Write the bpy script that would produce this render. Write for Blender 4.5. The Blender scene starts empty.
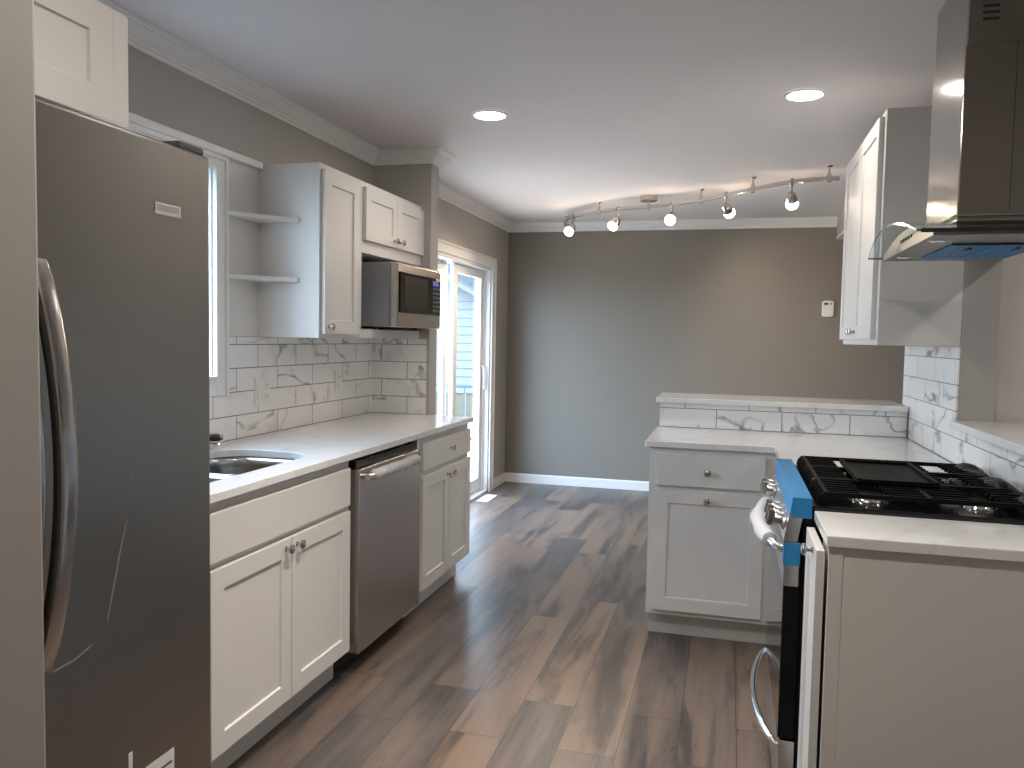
import bpy, bmesh, math, random
from mathutils import Vector, Matrix

random.seed(7)
PI = math.pi
S = bpy.context.scene
COL = S.collection

# ------------------------------------------------------------------ camera
EYE = Vector((0.0, 0.0, 1.37))
F_PX = 800.3
YAW, PITCH, ROLL = 0.264525, 0.0582432, 0.01845184
fwd = Vector((-math.sin(YAW) * math.cos(PITCH), math.cos(YAW) * math.cos(PITCH), -math.sin(PITCH)))
r0 = Vector((math.cos(YAW), math.sin(YAW), 0))
u0 = r0.cross(fwd)
rgt = math.cos(ROLL) * r0 + math.sin(ROLL) * u0
upv = -math.sin(ROLL) * r0 + math.cos(ROLL) * u0
cd = bpy.data.cameras.new('camera')
cam = bpy.data.objects.new('camera', cd)
COL.objects.link(cam)
cam.matrix_world = Matrix(((rgt.x, upv.x, -fwd.x, EYE.x), (rgt.y, upv.y, -fwd.y, EYE.y),
                           (rgt.z, upv.z, -fwd.z, EYE.z), (0, 0, 0, 1)))
cd.sensor_width = 36.0
cd.lens = F_PX / 1024 * 36.0
cd.clip_start = 0.05
S.camera = cam

# ------------------------------------------------------------------ view, sky, daylight
S.view_settings.view_transform = 'Standard'
S.view_settings.look = 'None'
S.view_settings.gamma = 1.0
S.view_settings.use_curve_mapping = False
S.view_settings.exposure = 0.34
S.cycles.use_denoising = True
S.cycles.max_bounces = 10
S.cycles.diffuse_bounces = 6
S.cycles.sample_clamp_indirect = 12.0

SKY = 14.0
w = bpy.data.worlds.new('overcast_sky')
S.world = w
w.use_nodes = True
nt = w.node_tree
nt.nodes.clear()
tc = nt.nodes.new('ShaderNodeTexCoord')
sx = nt.nodes.new('ShaderNodeSeparateXYZ')
mr = nt.nodes.new('ShaderNodeMapRange')
mr.inputs[1].default_value = -0.1
mr.inputs[2].default_value = 0.9
cr = nt.nodes.new('ShaderNodeValToRGB')
cr.color_ramp.elements[0].color = (0.63, 0.79, 1.0, 1)
cr.color_ramp.elements[1].color = (0.50, 0.68, 1.0, 1)
bg = nt.nodes.new('ShaderNodeBackground')
bg.inputs[1].default_value = SKY
wo = nt.nodes.new('ShaderNodeOutputWorld')
nt.links.new(tc.outputs['Generated'], sx.inputs[0])
nt.links.new(sx.outputs[2], mr.inputs[0])
nt.links.new(mr.outputs[0], cr.inputs[0])
nt.links.new(cr.outputs[0], bg.inputs[0])
nt.links.new(bg.outputs[0], wo.inputs[0])


def area(name, loc, rot, sx_, sy_, energy=0.0, color=(1, 1, 1), portal=False, shape='RECTANGLE'):
    l = bpy.data.lights.new(name, 'AREA')
    l.shape = shape
    l.size = sx_
    l.size_y = sy_
    l.energy = energy
    l.color = color
    if portal:
        l.cycles.is_portal = True
    o = bpy.data.objects.new(name, l)
    COL.objects.link(o)
    o.location = loc
    o.rotation_euler = rot
    return o


# sky portals sit in the window and door openings
area('sky_portal_slider', (-2.20, 5.82, 1.0), (0, -PI / 2, 0), 1.98, 1.84, portal=True)
area('sky_portal_sink_window', (-2.20, 2.44, 1.6), (0, -PI / 2, 0), 0.86, 0.80, portal=True)

# room constants
XL, XR, YB, ZC = -2.03, 0.858, 7.28, 2.425
WT = 0.128
Y_RET = 4.324
ZT = 0.914


# ------------------------------------------------------------------ materials
def mat(name):
    m = bpy.data.materials.new(name)
    m.use_nodes = True
    n = m.node_tree.nodes
    b = n['Principled BSDF']
    return m, n, m.node_tree.links, b


def P(b, color=None, rough=None, metal=None, spec=None, coat=None, trans=None, ior=None):
    if color is not None:
        b.inputs['Base Color'].default_value = (*color, 1)
    if rough is not None:
        b.inputs['Roughness'].default_value = rough
    if metal is not None:
        b.inputs['Metallic'].default_value = metal
    if spec is not None:
        b.inputs['Specular IOR Level'].default_value = spec
    if coat is not None:
        b.inputs['Coat Weight'].default_value = coat
        b.inputs['Coat Roughness'].default_value = 0.05
    if trans is not None:
        b.inputs['Transmission Weight'].default_value = trans
    if ior is not None:
        b.inputs['IOR'].default_value = ior


def mth(n, lk, op, a, b=None, c=None):
    k = n.new('ShaderNodeMath')
    k.operation = op
    for i, v in enumerate((a, b, c)):
        if v is None:
            continue
        if isinstance(v, (int, float)):
            k.inputs[i].default_value = v
        else:
            lk.new(v, k.inputs[i])
    return k.outputs[0]


def mix(n, lk, fac, a, b, typ='MIX'):
    k = n.new('ShaderNodeMix')
    k.data_type = 'RGBA'
    k.blend_type = typ
    for idx, v in ((0, fac), (6, a), (7, b)):
        if isinstance(v, (int, float)):
            k.inputs[idx].default_value = v
        elif isinstance(v, tuple):
            k.inputs[idx].default_value = (*v, 1)
        else:
            lk.new(v, k.inputs[idx])
    return k.outputs[2]


def paint(name, color, rough=0.5, bump=0.0, scale=250.0, var=0.03, spec=0.4):
    m, n, lk, b = mat(name)
    P(b, color, rough, spec=spec)
    geo = n.new('ShaderNodeNewGeometry')
    nz = n.new('ShaderNodeTexNoise')
    nz.inputs['Scale'].default_value = 1.7
    nz.inputs['Detail'].default_value = 3
    lk.new(geo.outputs['Position'], nz.inputs['Vector'])
    lo = tuple(c * (1 - var) for c in color)
    hi = tuple(min(1, c * (1 + var)) for c in color)
    lk.new(mix(n, lk, nz.outputs['Fac'], lo, hi), b.inputs['Base Color'])
    if bump:
        n2 = n.new('ShaderNodeTexNoise')
        n2.inputs['Scale'].default_value = scale
        n2.inputs['Detail'].default_value = 2
        lk.new(geo.outputs['Position'], n2.inputs['Vector'])
        bp = n.new('ShaderNodeBump')
        bp.inputs['Strength'].default_value = bump
        bp.inputs['Distance'].default_value = 0.002
        lk.new(n2.outputs['Fac'], bp.inputs['Height'])
        lk.new(bp.outputs[0], b.inputs['Normal'])
    return m


def steel(name, color=(0.60, 0.58, 0.56), rough=0.28, axis=2, stretch=90.0, amp=0.10, aniso=0.0):
    """brushed stainless: fine streaks across the given axis"""
    m, n, lk, b = mat(name)
    P(b, color, rough, 1.0)
    if aniso:
        b.inputs['Anisotropic'].default_value = aniso
    geo = n.new('ShaderNodeNewGeometry')
    mp = n.new('ShaderNodeMapping')
    sc = [2.0, 2.0, 2.0]
    sc[axis] = stretch * 6
    for i in range(3):
        if i != axis:
            sc[i] = 4.0
    mp.inputs['Scale'].default_value = sc
    nz = n.new('ShaderNodeTexNoise')
    nz.inputs['Scale'].default_value = 1.0
    nz.inputs['Detail'].default_value = 3
    lk.new(geo.outputs['Position'], mp.inputs[0])
    lk.new(mp.outputs[0], nz.inputs['Vector'])
    r = mth(n, lk, 'MULTIPLY_ADD', nz.outputs['Fac'], amp, rough - amp / 2)
    lk.new(r, b.inputs['Roughness'])
    return m


def plain(name, color, rough=0.5, metal=0.0, spec=0.5, coat=None):
    m, n, lk, b = mat(name)
    P(b, color, rough, metal, spec, coat)
    # a trace of procedural variation
    geo = n.new('ShaderNodeNewGeometry')
    nz = n.new('ShaderNodeTexNoise')
    nz.inputs['Scale'].default_value = 30
    lk.new(geo.outputs['Position'], nz.inputs['Vector'])
    lk.new(mth(n, lk, 'MULTIPLY_ADD', nz.outputs['Fac'], 0.06, max(0.02, rough - 0.03)), b.inputs['Roughness'])
    return m


def emit(name, color, strength):
    m, n, lk, b = mat(name)
    P(b, (0.9, 0.9, 0.88), 0.4)
    b.inputs['Emission Color'].default_value = (*color, 1)
    b.inputs['Emission Strength'].default_value = strength
    return m


def glass_thin(name, tint=(0.95, 0.98, 0.97), refl=0.12, edge=None):
    m, n, lk, b = mat(name)
    n.remove(b)
    out = n['Material Output']
    tr = n.new('ShaderNodeBsdfTransparent')
    tr.inputs[0].default_value = (*tint, 1)
    gl = n.new('ShaderNodeBsdfGlossy')
    gl.inputs['Roughness'].default_value = 0.02
    gl.inputs[0].default_value = (1, 1, 1, 1)
    lw = n.new('ShaderNodeLayerWeight')
    lw.inputs[0].default_value = 0.5
    mx = n.new('ShaderNodeMixShader')
    f5 = mth(n, lk, 'POWER', lw.outputs['Facing'], 5.0)
    lk.new(mth(n, lk, 'MULTIPLY_ADD', f5, 0.5, 0.02 + refl * 0.1), mx.inputs[0])
    lk.new(tr.outputs[0], mx.inputs[1])
    lk.new(gl.outputs[0], mx.inputs[2])
    lk.new(mx.outputs[0], out.inputs[0])
    return m


def tile_mat(name, axis, off=0.0, z0=ZT, pitch_u=0.3225, pitch_v=0.1008):
    """white marble subway tile, running bond, grey veins and thin grey grout; u runs along world axis"""
    m, n, lk, b = mat(name)
    P(b, (0.75, 0.75, 0.75), 0.16, spec=0.5)
    geo = n.new('ShaderNodeNewGeometry')
    sp = n.new('ShaderNodeSeparateXYZ')
    lk.new(geo.outputs['Position'], sp.inputs[0])
    u = mth(n, lk, 'DIVIDE', mth(n, lk, 'SUBTRACT', sp.outputs[axis], off), pitch_u)
    v = mth(n, lk, 'DIVIDE', mth(n, lk, 'SUBTRACT', sp.outputs[2], z0 + 0.0005), pitch_v)
    row = mth(n, lk, 'FLOOR', v)
    par = mth(n, lk, 'MODULO', mth(n, lk, 'ADD', row, 20.0), 2.0)
    u2 = mth(n, lk, 'ADD', u, mth(n, lk, 'MULTIPLY', par, 0.5))
    colid = mth(n, lk, 'FLOOR', u2)
    fu = mth(n, lk, 'SUBTRACT', u2, colid)
    fv = mth(n, lk, 'SUBTRACT', v, row)
    eu = mth(n, lk, 'MULTIPLY', mth(n, lk, 'MINIMUM', fu, mth(n, lk, 'SUBTRACT', 1.0, fu)), pitch_u)
    ev = mth(n, lk, 'MULTIPLY', mth(n, lk, 'MINIMUM', fv, mth(n, lk, 'SUBTRACT', 1.0, fv)), pitch_v)
    edge = mth(n, lk, 'MINIMUM', eu, ev)
    g = mth(n, lk, 'LESS_THAN', edge, 0.0019)
    wn = n.new('ShaderNodeTexWhiteNoise')
    wn.noise_dimensions = '2D'
    cb = n.new('ShaderNodeCombineXYZ')
    lk.new(colid, cb.inputs[0])
    lk.new(row, cb.inputs[1])
    lk.new(cb.outputs[0], wn.inputs['Vector'])
    # per tile shifted marble coordinates
    vs = n.new('ShaderNodeVectorMath')
    vs.operation = 'SCALE'
    lk.new(wn.outputs['Color'], vs.inputs[0])
    vs.inputs['Scale'].default_value = 37.0
    va = n.new('ShaderNodeVectorMath')
    va.operation = 'ADD'
    lk.new(geo.outputs['Position'], va.inputs[0])
    lk.new(vs.outputs[0], va.inputs[1])
    # diagonal veins: distorted coordinate + noise zero crossing
    n1 = n.new('ShaderNodeTexNoise')
    n1.inputs['Scale'].default_value = 2.6
    n1.inputs['Detail'].default_value = 4
    n1.inputs['Roughness'].default_value = 0.5
    n1.inputs['Distortion'].default_value = 0.25
    mp = n.new('ShaderNodeMapping')
    mp.inputs['Rotation'].default_value = (0.6, 0.5, 0.7)
    mp.inputs['Scale'].default_value = (1.0, 0.45, 0.9)
    lk.new(va.outputs[0], mp.inputs[0])
    lk.new(mp.outputs[0], n1.inputs['Vector'])
    d1 = mth(n, lk, 'ABSOLUTE', mth(n, lk, 'SUBTRACT', n1.outputs['Fac'], 0.5))
    rp = n.new('ShaderNodeValToRGB')
    rp.color_ramp.elements[0].position = 0.0
    rp.color_ramp.elements[0].color = (1, 1, 1, 1)
    rp.color_ramp.elements[1].position = 0.016
    rp.color_ramp.elements[1].color = (0, 0, 0, 1)
    lk.new(d1, rp.inputs[0])
    # fades along its length
    n2 = n.new('ShaderNodeTexNoise')
    n2.inputs['Scale'].default_value = 9.0
    n2.inputs['Detail'].default_value = 2
    lk.new(va.outputs[0], n2.inputs['Vector'])
    fade = n.new('ShaderNodeMapRange')
    fade.inputs[1].default_value = 0.34
    fade.inputs[2].default_value = 0.62
    lk.new(n2.outputs['Fac'], fade.inputs[0])
    vein = mth(n, lk, 'MULTIPLY', rp.outputs[0], mth(n, lk, 'MULTIPLY_ADD', fade.outputs[0], 0.80, 0.18))
    # cloudy smudges
    n3 = n.new('ShaderNodeTexNoise')
    n3.inputs['Scale'].default_value = 6.0
    n3.inputs['Detail'].default_value = 6
    lk.new(va.outputs[0], n3.inputs['Vector'])
    cl = n.new('ShaderNodeMapRange')
    cl.inputs[1].default_value = 0.60
    cl.inputs[2].default_value = 0.78
    lk.new(n3.outputs['Fac'], cl.inputs[0])
    base = mix(n, lk, mth(n, lk, 'MULTIPLY', cl.outputs[0], 0.5), (0.89, 0.88, 0.86), (0.50, 0.495, 0.49))
    c1 = mix(n, lk, vein, base, (0.30, 0.295, 0.29))
    c2 = mix(n, lk, g, c1, (0.19, 0.185, 0.18))
    lk.new(c2, b.inputs['Base Color'])
    lk.new(mth(n, lk, 'MULTIPLY_ADD', g, 0.6, 0.15), b.inputs['Roughness'])
    bp = n.new('ShaderNodeBump')
    bp.inputs['Strength'].default_value = 0.35
    bp.inputs['Distance'].default_value = 0.001
    lk.new(mth(n, lk, 'SUBTRACT', 1.0, g), bp.inputs['Height'])
    lk.new(bp.outputs[0], b.inputs['Normal'])
    return m


def quartz(name):
    m, n, lk, b = mat(name)
    P(b, (0.80, 0.79, 0.77), 0.12, spec=0.5)
    geo = n.new('ShaderNodeNewGeometry')
    n1 = n.new('ShaderNodeTexNoise')
    n1.inputs['Scale'].default_value = 3.0
    n1.inputs['Detail'].default_value = 6
    n1.inputs['Distortion'].default_value = 0.8
    lk.new(geo.outputs['Position'], n1.inputs['Vector'])
    d1 = mth(n, lk, 'ABSOLUTE', mth(n, lk, 'SUBTRACT', n1.outputs['Fac'], 0.5))
    rp = n.new('ShaderNodeMapRange')
    rp.inputs[1].default_value = 0.0
    rp.inputs[2].default_value = 0.03
    rp.inputs[3].default_value = 1.0
    rp.inputs[4].default_value = 0.0
    lk.new(d1, rp.inputs[0])
    lk.new(mix(n, lk, mth(n, lk, 'MULTIPLY', rp.outputs[0], 0.16), (0.80, 0.785, 0.765), (0.45, 0.44, 0.42)),
           b.inputs['Base Color'])
    return m


def floor_mat(name):
    """grey-brown vinyl planks 0.193 m wide laid along Y, weathered oak print"""
    W, L, X0 = 0.193, 1.22, -0.127
    m, n, lk, b = mat(name)
    P(b, (0.2, 0.16, 0.13), 0.30, spec=0.5)
    geo = n.new('ShaderNodeNewGeometry')
    sp = n.new('ShaderNodeSeparateXYZ')
    lk.new(geo.outputs['Position'], sp.inputs[0])
    u = mth(n, lk, 'DIVIDE', mth(n, lk, 'SUBTRACT', sp.outputs[0], X0), W)
    ci = mth(n, lk, 'FLOOR', u)
    fu = mth(n, lk, 'SUBTRACT', u, ci)
    wn1 = n.new('ShaderNodeTexWhiteNoise')
    wn1.noise_dimensions = '1D'
    lk.new(ci, wn1.inputs['W'])
    odd = mth(n, lk, 'MODULO', mth(n, lk, 'ADD', ci, 40.0), 2.0)
    butt = mth(n, lk, 'ADD', mth(n, lk, 'MULTIPLY_ADD', odd, -0.90, 3.77), mth(n, lk, 'MULTIPLY', wn1.outputs['Value'], 0.05))
    v = mth(n, lk, 'DIVIDE', mth(n, lk, 'SUBTRACT', sp.outputs[1], butt), L)
    ri = mth(n, lk, 'FLOOR', v)
    fv = mth(n, lk, 'SUBTRACT', v, ri)
    eu = mth(n, lk, 'MULTIPLY', mth(n, lk, 'MINIMUM', fu, mth(n, lk, 'SUBTRACT', 1.0, fu)), W)
    ev = mth(n, lk, 'MULTIPLY', mth(n, lk, 'MINIMUM', fv, mth(n, lk, 'SUBTRACT', 1.0, fv)), L)
    g = mth(n, lk, 'LESS_THAN', mth(n, lk, 'MINIMUM', eu, ev), 0.0013)
    cb = n.new('ShaderNodeCombineXYZ')
    lk.new(ci, cb.inputs[0])
    lk.new(ri, cb.inputs[1])
    wn = n.new('ShaderNodeTexWhiteNoise')
    wn.noise_dimensions = '2D'
    lk.new(cb.outputs[0], wn.inputs['Vector'])
    rnd = wn.outputs['Value']
    vs = n.new('ShaderNodeVectorMath')
    vs.operation = 'SCALE'
    lk.new(wn.outputs['Color'], vs.inputs[0])
    vs.inputs['Scale'].default_value = 23.0
    va = n.new('ShaderNodeVectorMath')
    va.operation = 'ADD'
    lk.new(geo.outputs['Position'], va.inputs[0])
    lk.new(vs.outputs[0], va.inputs[1])

    def noise(sc, scale, det, rough=0.6, dist=0.0):
        mp = n.new('ShaderNodeMapping')
        mp.inputs['Scale'].default_value = sc
        lk.new(va.outputs[0], mp.inputs[0])
        k = n.new('ShaderNodeTexNoise')
        k.inputs['Scale'].default_value = scale
        k.inputs['Detail'].default_value = det
        k.inputs['Roughness'].default_value = rough
        k.inputs['Distortion'].default_value = dist
        lk.new(mp.outputs[0], k.inputs['Vector'])
        return k.outputs['Fac']

    def rng(x, a, b_, c=0.0, d=1.0):
        k = n.new('ShaderNodeMapRange')
        for i, q in enumerate((a, b_, c, d)):
            k.inputs[i + 1].default_value = q
        lk.new(x, k.inputs[0])
        return k.outputs[0]
    grain = noise((16, 0.55, 1), 2.6, 3, 0.5, 0.6)
    patch = noise((5, 0.7, 1), 1.5, 5, 0.6, 0.6)
    fine = noise((90, 1.6, 1), 4.0, 3)
    # plank tone: brown to slate grey
    tone = mix(n, lk, rng(mth(n, lk, 'ADD', rnd, mth(n, lk, 'MULTIPLY', mth(n, lk, 'SUBTRACT', patch, 0.5), 1.5)), 0.15, 0.85),
               (0.068, 0.063, 0.065), (0.205, 0.140, 0.100))
    light = mix(n, lk, mth(n, lk, 'MULTIPLY', rng(grain, 0.32, 0.78), 0.32), tone, (0.25, 0.20, 0.165))
    dark = mix(n, lk, mth(n, lk, 'MULTIPLY', rng(patch, 0.50, 0.36), 0.7), light, (0.034, 0.031, 0.031))
    f2 = mix(n, lk, mth(n, lk, 'MULTIPLY', rng(fine, 0.50, 0.72), 0.28), dark, (0.065, 0.052, 0.045))
    # dark cracks and knots
    ck = mth(n, lk, 'ABSOLUTE', mth(n, lk, 'SUBTRACT', noise((9, 0.8, 1), 1.6, 4, 0.55, 1.4), 0.5))
    ckm = mth(n, lk, 'MULTIPLY', rng(ck, 0.0, 0.012, 1.0, 0.0), rng(noise((4, 1.5, 1), 2.0, 2), 0.52, 0.66))
    f3 = mix(n, lk, mth(n, lk, 'MULTIPLY', ckm, 0.8), f2, (0.03, 0.025, 0.022))
    f4 = mix(n, lk, g, f3, (0.035, 0.028, 0.025))
    lk.new(f4, b.inputs['Base Color'])
    lk.new(mth(n, lk, 'MULTIPLY_ADD', grain, 0.14, 0.24), b.inputs['Roughness'])
    bp = n.new('ShaderNodeBump')
    bp.inputs['Strength'].default_value = 0.10
    bp.inputs['Distance'].default_value = 0.002
    lk.new(mth(n, lk, 'ADD', mth(n, lk, 'MULTIPLY', fine, 0.06), mth(n, lk, 'SUBTRACT', 1.0, g)), bp.inputs['Height'])
    lk.new(bp.outputs[0], b.inputs['Normal'])
    return m


M_WALL = paint('greige_wall_paint', (0.42, 0.397, 0.368), 0.55, 0.04)
M_ACC = paint('taupe_accent_wall_paint', (0.235, 0.210, 0.182), 0.42, 0.05)
M_CEIL = paint('flat_ceiling_paint', (0.74, 0.69, 0.685), 0.8, 0.5, 60.0)
M_TRIM = paint('white_trim_paint', (0.80, 0.79, 0.775), 0.35)
M_CAB = paint('painted_cabinet_white', (0.70, 0.675, 0.640), 0.42, var=0.015, spec=0.3)
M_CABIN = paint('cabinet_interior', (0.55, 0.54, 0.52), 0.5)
M_FLOOR = floor_mat('grey_brown_vinyl_plank')
M_QTZ = quartz('white_quartz')
M_TL = tile_mat('marble_tile_side_wall', 1, off=2.977)
M_TRET = tile_mat('marble_tile_return_wall', 0, off=-1.80)
M_TBAR = tile_mat('marble_tile_bar', 0, off=-0.055)
M_TR = tile_mat('marble_tile_right_wall', 1, off=3.298)
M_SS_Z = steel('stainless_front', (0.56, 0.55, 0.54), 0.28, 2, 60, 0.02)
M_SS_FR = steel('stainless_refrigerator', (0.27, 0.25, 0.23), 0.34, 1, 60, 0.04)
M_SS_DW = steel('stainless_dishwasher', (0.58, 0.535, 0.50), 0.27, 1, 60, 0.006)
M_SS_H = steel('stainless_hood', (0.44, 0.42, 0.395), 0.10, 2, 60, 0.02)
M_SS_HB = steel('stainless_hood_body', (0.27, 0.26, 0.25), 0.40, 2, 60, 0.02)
M_SS_HREFL = steel('hood_steel_dark_reflection', (0.27, 0.24, 0.21), 0.32, 2, 60, 0.06)  # same hood steel, darkened: a dark room reflection put into the colour
M_CHROME = plain('polished_chrome', (0.78, 0.77, 0.76), 0.12, 1.0)
M_NICK = plain('brushed_nickel', (0.60, 0.56, 0.51), 0.25, 1.0)
M_KNOB = plain('satin_nickel_knob', (0.50, 0.47, 0.44), 0.24, 1.0)
M_BLK = plain('black_enamel', (0.006, 0.006, 0.007), 0.16)
M_IRON = plain('cast_iron', (0.004, 0.004, 0.004), 0.5, spec=0.08)
M_BLKS = plain('black_side_enamel', (0.004, 0.004, 0.004), 0.5, spec=0.15)
M_BLKM = plain('black_plastic', (0.018, 0.018, 0.019), 0.4)
M_DGLASS = plain('black_glass', (0.006, 0.006, 0.007), 0.06)
M_GREYM = plain('grey_painted_sheet_metal', (0.30, 0.305, 0.315), 0.42)
M_MWIN = plain('smoked_window', (0.022, 0.020, 0.017), 0.5, spec=0.1)
M_BLUE = plain('blue_protective_film', (0.025, 0.22, 0.48), 0.45, spec=0.3)
M_WFILM = plain('white_foam_film', (0.58, 0.58, 0.59), 0.6)
M_PLAS = plain('white_plastic', (0.80, 0.78, 0.74), 0.35)
M_PAPER = plain('white_paper', (0.75, 0.74, 0.72), 0.6)
M_INK = plain('grey_ink', (0.08, 0.08, 0.085), 0.6)
M_YEL = plain('yellow_sticker', (0.75, 0.70, 0.03), 0.5)
M_DISP = emit('blue_display', (0.18, 0.16, 1.0), 0.35)
M_DISP.node_tree.nodes['Principled BSDF'].inputs['Base Color'].default_value = (0.01, 0.01, 0.03, 1)
M_LAMP = emit('frosted_lamp_glass', (1.0, 0.80, 0.60), 36.0)
M_LED = emit('recessed_led_lens', (1.0, 0.95, 0.90), 27.0)
M_GLASS = glass_thin('window_glass')
M_HGLASS = glass_thin('green_tinted_hood_glass', (0.90, 0.95, 0.935), 0.15)
M_HEDGE = plain('glass_edge', (0.10, 0.16, 0.15), 0.1)
M_VINYL = paint('white_vinyl_frame', (0.80, 0.81, 0.82), 0.35)
M_SIDE = paint('pale_blue_siding', (0.13, 0.14, 0.15), 0.6)
M_ROOF = paint('grey_shingle', (0.05, 0.055, 0.06), 0.8)
M_BAND = paint('cream_block', (0.11, 0.095, 0.065), 0.7)
M_RAIL = paint('dark_metal_rail', (0.05, 0.06, 0.075), 0.5)
M_DECK = paint('pale_concrete', (0.90, 0.68, 0.50), 0.8)
M_LAWN = paint('pale_gravel_ground', (0.10, 0.11, 0.09), 0.9)


# ------------------------------------------------------------------ geometry helpers
WL = {}


def BM():
    return bmesh.new()


def bx(bm, x0, x1, y0, y1, z0, z1):
    vs = [bm.verts.new((x, y, z)) for x in (x0, x1) for y in (y0, y1) for z in (z0, z1)]
    for f in ((0, 1, 3, 2), (4, 6, 7, 5), (0, 4, 5, 1), (2, 3, 7, 6), (0, 2, 6, 4), (1, 5, 7, 3)):
        bm.faces.new([vs[i] for i in f])
    return vs


def prism(bm, pts, axis, a0, a1):
    """closed 2D outline extruded along an axis; pts are the two other coordinates in xyz order"""
    def mk(p, a):
        c = list(p)
        c.insert(axis, a)
        return bm.verts.new(c)
    A = [mk(p, a0) for p in pts]
    B = [mk(p, a1) for p in pts]
    k = len(pts)
    for i in range(k):
        bm.faces.new((A[i], A[(i + 1) % k], B[(i + 1) % k], B[i]))
    bm.faces.new(A)
    bm.faces.new(B)


def basis(d):
    d = Vector(d).normalized()
    a = Vector((0, 0, 1)) if abs(d.z) < 0.9 else Vector((1, 0, 0))
    u = d.cross(a).normalized()
    return u, d.cross(u).normalized(), d


def lathe(bm, origin, d, prof, seg=24, cap=True):
    """prof: (radius, distance along d)"""
    o = Vector(origin)
    u, v, d = basis(d)
    rings = []
    for r, t in prof:
        if r < 1e-6:
            rings.append([bm.verts.new(o + d * t)])
        else:
            rings.append([bm.verts.new(o + d * t + (u * math.cos(2 * PI * i / seg) + v * math.sin(2 * PI * i / seg)) * r) for i in range(seg)])
    for a, b in zip(rings, rings[1:]):
        if len(a) == 1 and len(b) == 1:
            continue
        for i in range(seg):
            j = (i + 1) % seg
            if len(a) == 1:
                bm.faces.new((a[0], b[i], b[j]))
            elif len(b) == 1:
                bm.faces.new((a[i], a[j], b[0]))
            else:
                bm.faces.new((a[i], a[j], b[j], b[i]))
    if cap:
        for rg in (rings[0], rings[-1]):
            if len(rg) > 2:
                bm.faces.new(rg)


def tube(bm, pts, r, seg=12, flat=None):
    """round or flattened bar along points; flat = (vector, half width along it, half thickness)"""
    P3 = [Vector(p) for p in pts]
    rings = []
    for i, p in enumerate(P3):
        t = (P3[min(i + 1, len(P3) - 1)] - P3[max(i - 1, 0)]).normalized()
        if flat:
            u = Vector(flat[0])
            u = (u - t * u.dot(t)).normalized()
            v = t.cross(u)
            ru, rv = flat[1], flat[2]
        else:
            u, v, _ = basis(t)
            rr = r[i] if isinstance(r, (list, tuple)) else r
            ru = rv = rr
        ring = []
        for k in range(seg):
            a = 2 * PI * k / seg
            c, s = math.cos(a), math.sin(a)
            if flat:   # superellipse
                c = math.copysign(abs(c) ** 0.5, c)
                s = math.copysign(abs(s) ** 0.5, s)
            ring.append(bm.verts.new(p + u * c * ru + v * s * rv))
        rings.append(ring)
    for a, b in zip(rings, rings[1:]):
        for i in range(seg):
            j = (i + 1) % seg
            bm.faces.new((a[i], a[j], b[j], b[i]))
    bm.faces.new(rings[0])
    bm.faces.new(rings[-1])


def sweep(bm, path, prof, closed_ends=True):
    """mitred moulding: path in XY with the room on its left side going forward; prof = (out, z)"""
    Pn = [Vector((p[0], p[1])) for p in path]
    rings = []
    for i, p in enumerate(Pn):
        ns = []
        if i > 0:
            d = (p - Pn[i - 1]).normalized()
            ns.append(Vector((d.y, -d.x)))
        if i < len(Pn) - 1:
            d = (Pn[i + 1] - p).normalized()
            ns.append(Vector((d.y, -d.x)))
        if len(ns) == 2:
            m = ns[0] + ns[1]
            m = m / (1 + ns[0].dot(ns[1]))
        else:
            m = ns[0]
        rings.append([bm.verts.new((p.x + m.x * o, p.y + m.y * o, z)) for o, z in prof])
    k = len(prof)
    for a, b in zip(rings, rings[1:]):
        for i in range(k):
            j = (i + 1) % k
            bm.faces.new((a[i], a[j], b[j], b[i]))
    bm.faces.new(rings[0])
    bm.faces.new(rings[-1])


def shaker(bm, o, u, v, n, W, H, T=0.019, rail=0.057, rec=0.008):
    """shaker door slab: o lower corner of the BACK face, u width, v height, n outward"""
    o, u, v, n = Vector(o), Vector(u), Vector(v), Vector(n)

    def q(a, b, c):
        return bm.verts.new(o + u * a + v * b + n * c)
    back = [q(0, 0, 0), q(W, 0, 0), q(W, H, 0), q(0, H, 0)]
    fr = [q(0, 0, T), q(W, 0, T), q(W, H, T), q(0, H, T)]
    r = rail
    fi = [q(r, r, T), q(W - r, r, T), q(W - r, H - r, T), q(r, H - r, T)]
    e = r + 0.002
    ri = [q(e, e, T - rec), q(W - e, e, T - rec), q(W - e, H - e, T - rec), q(e, H - e, T - rec)]
    bm.faces.new(back)
    for i in range(4):
        j = (i + 1) % 4
        bm.faces.new((back[i], back[j], fr[j], fr[i]))
        bm.faces.new((fr[i], fr[j], fi[j], fi[i]))
        bm.faces.new((fi[i], fi[j], ri[j], ri[i]))
    bm.faces.new(ri)


def knob_bm(o, d, s=1.0):
    bm = BM()
    lathe(bm, o, d, [(0.0085 * s, 0), (0.0085 * s, 0.002), (0.0055 * s, 0.004), (0.0050 * s, 0.013), (0.009 * s, 0.0155),
                     (0.0150 * s, 0.0185), (0.0160 * s, 0.022), (0.0150 * s, 0.0255), (0.009 * s, 0.0285), (0, 0.0295)], 24)
    return bm


def setp(o, label=None, cat=None, group=None, kind=None):
    if label:
        o['label'] = label
    if cat:
        o['category'] = cat
    if group:
        o['group'] = group
    if kind:
        o['kind'] = kind


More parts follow.
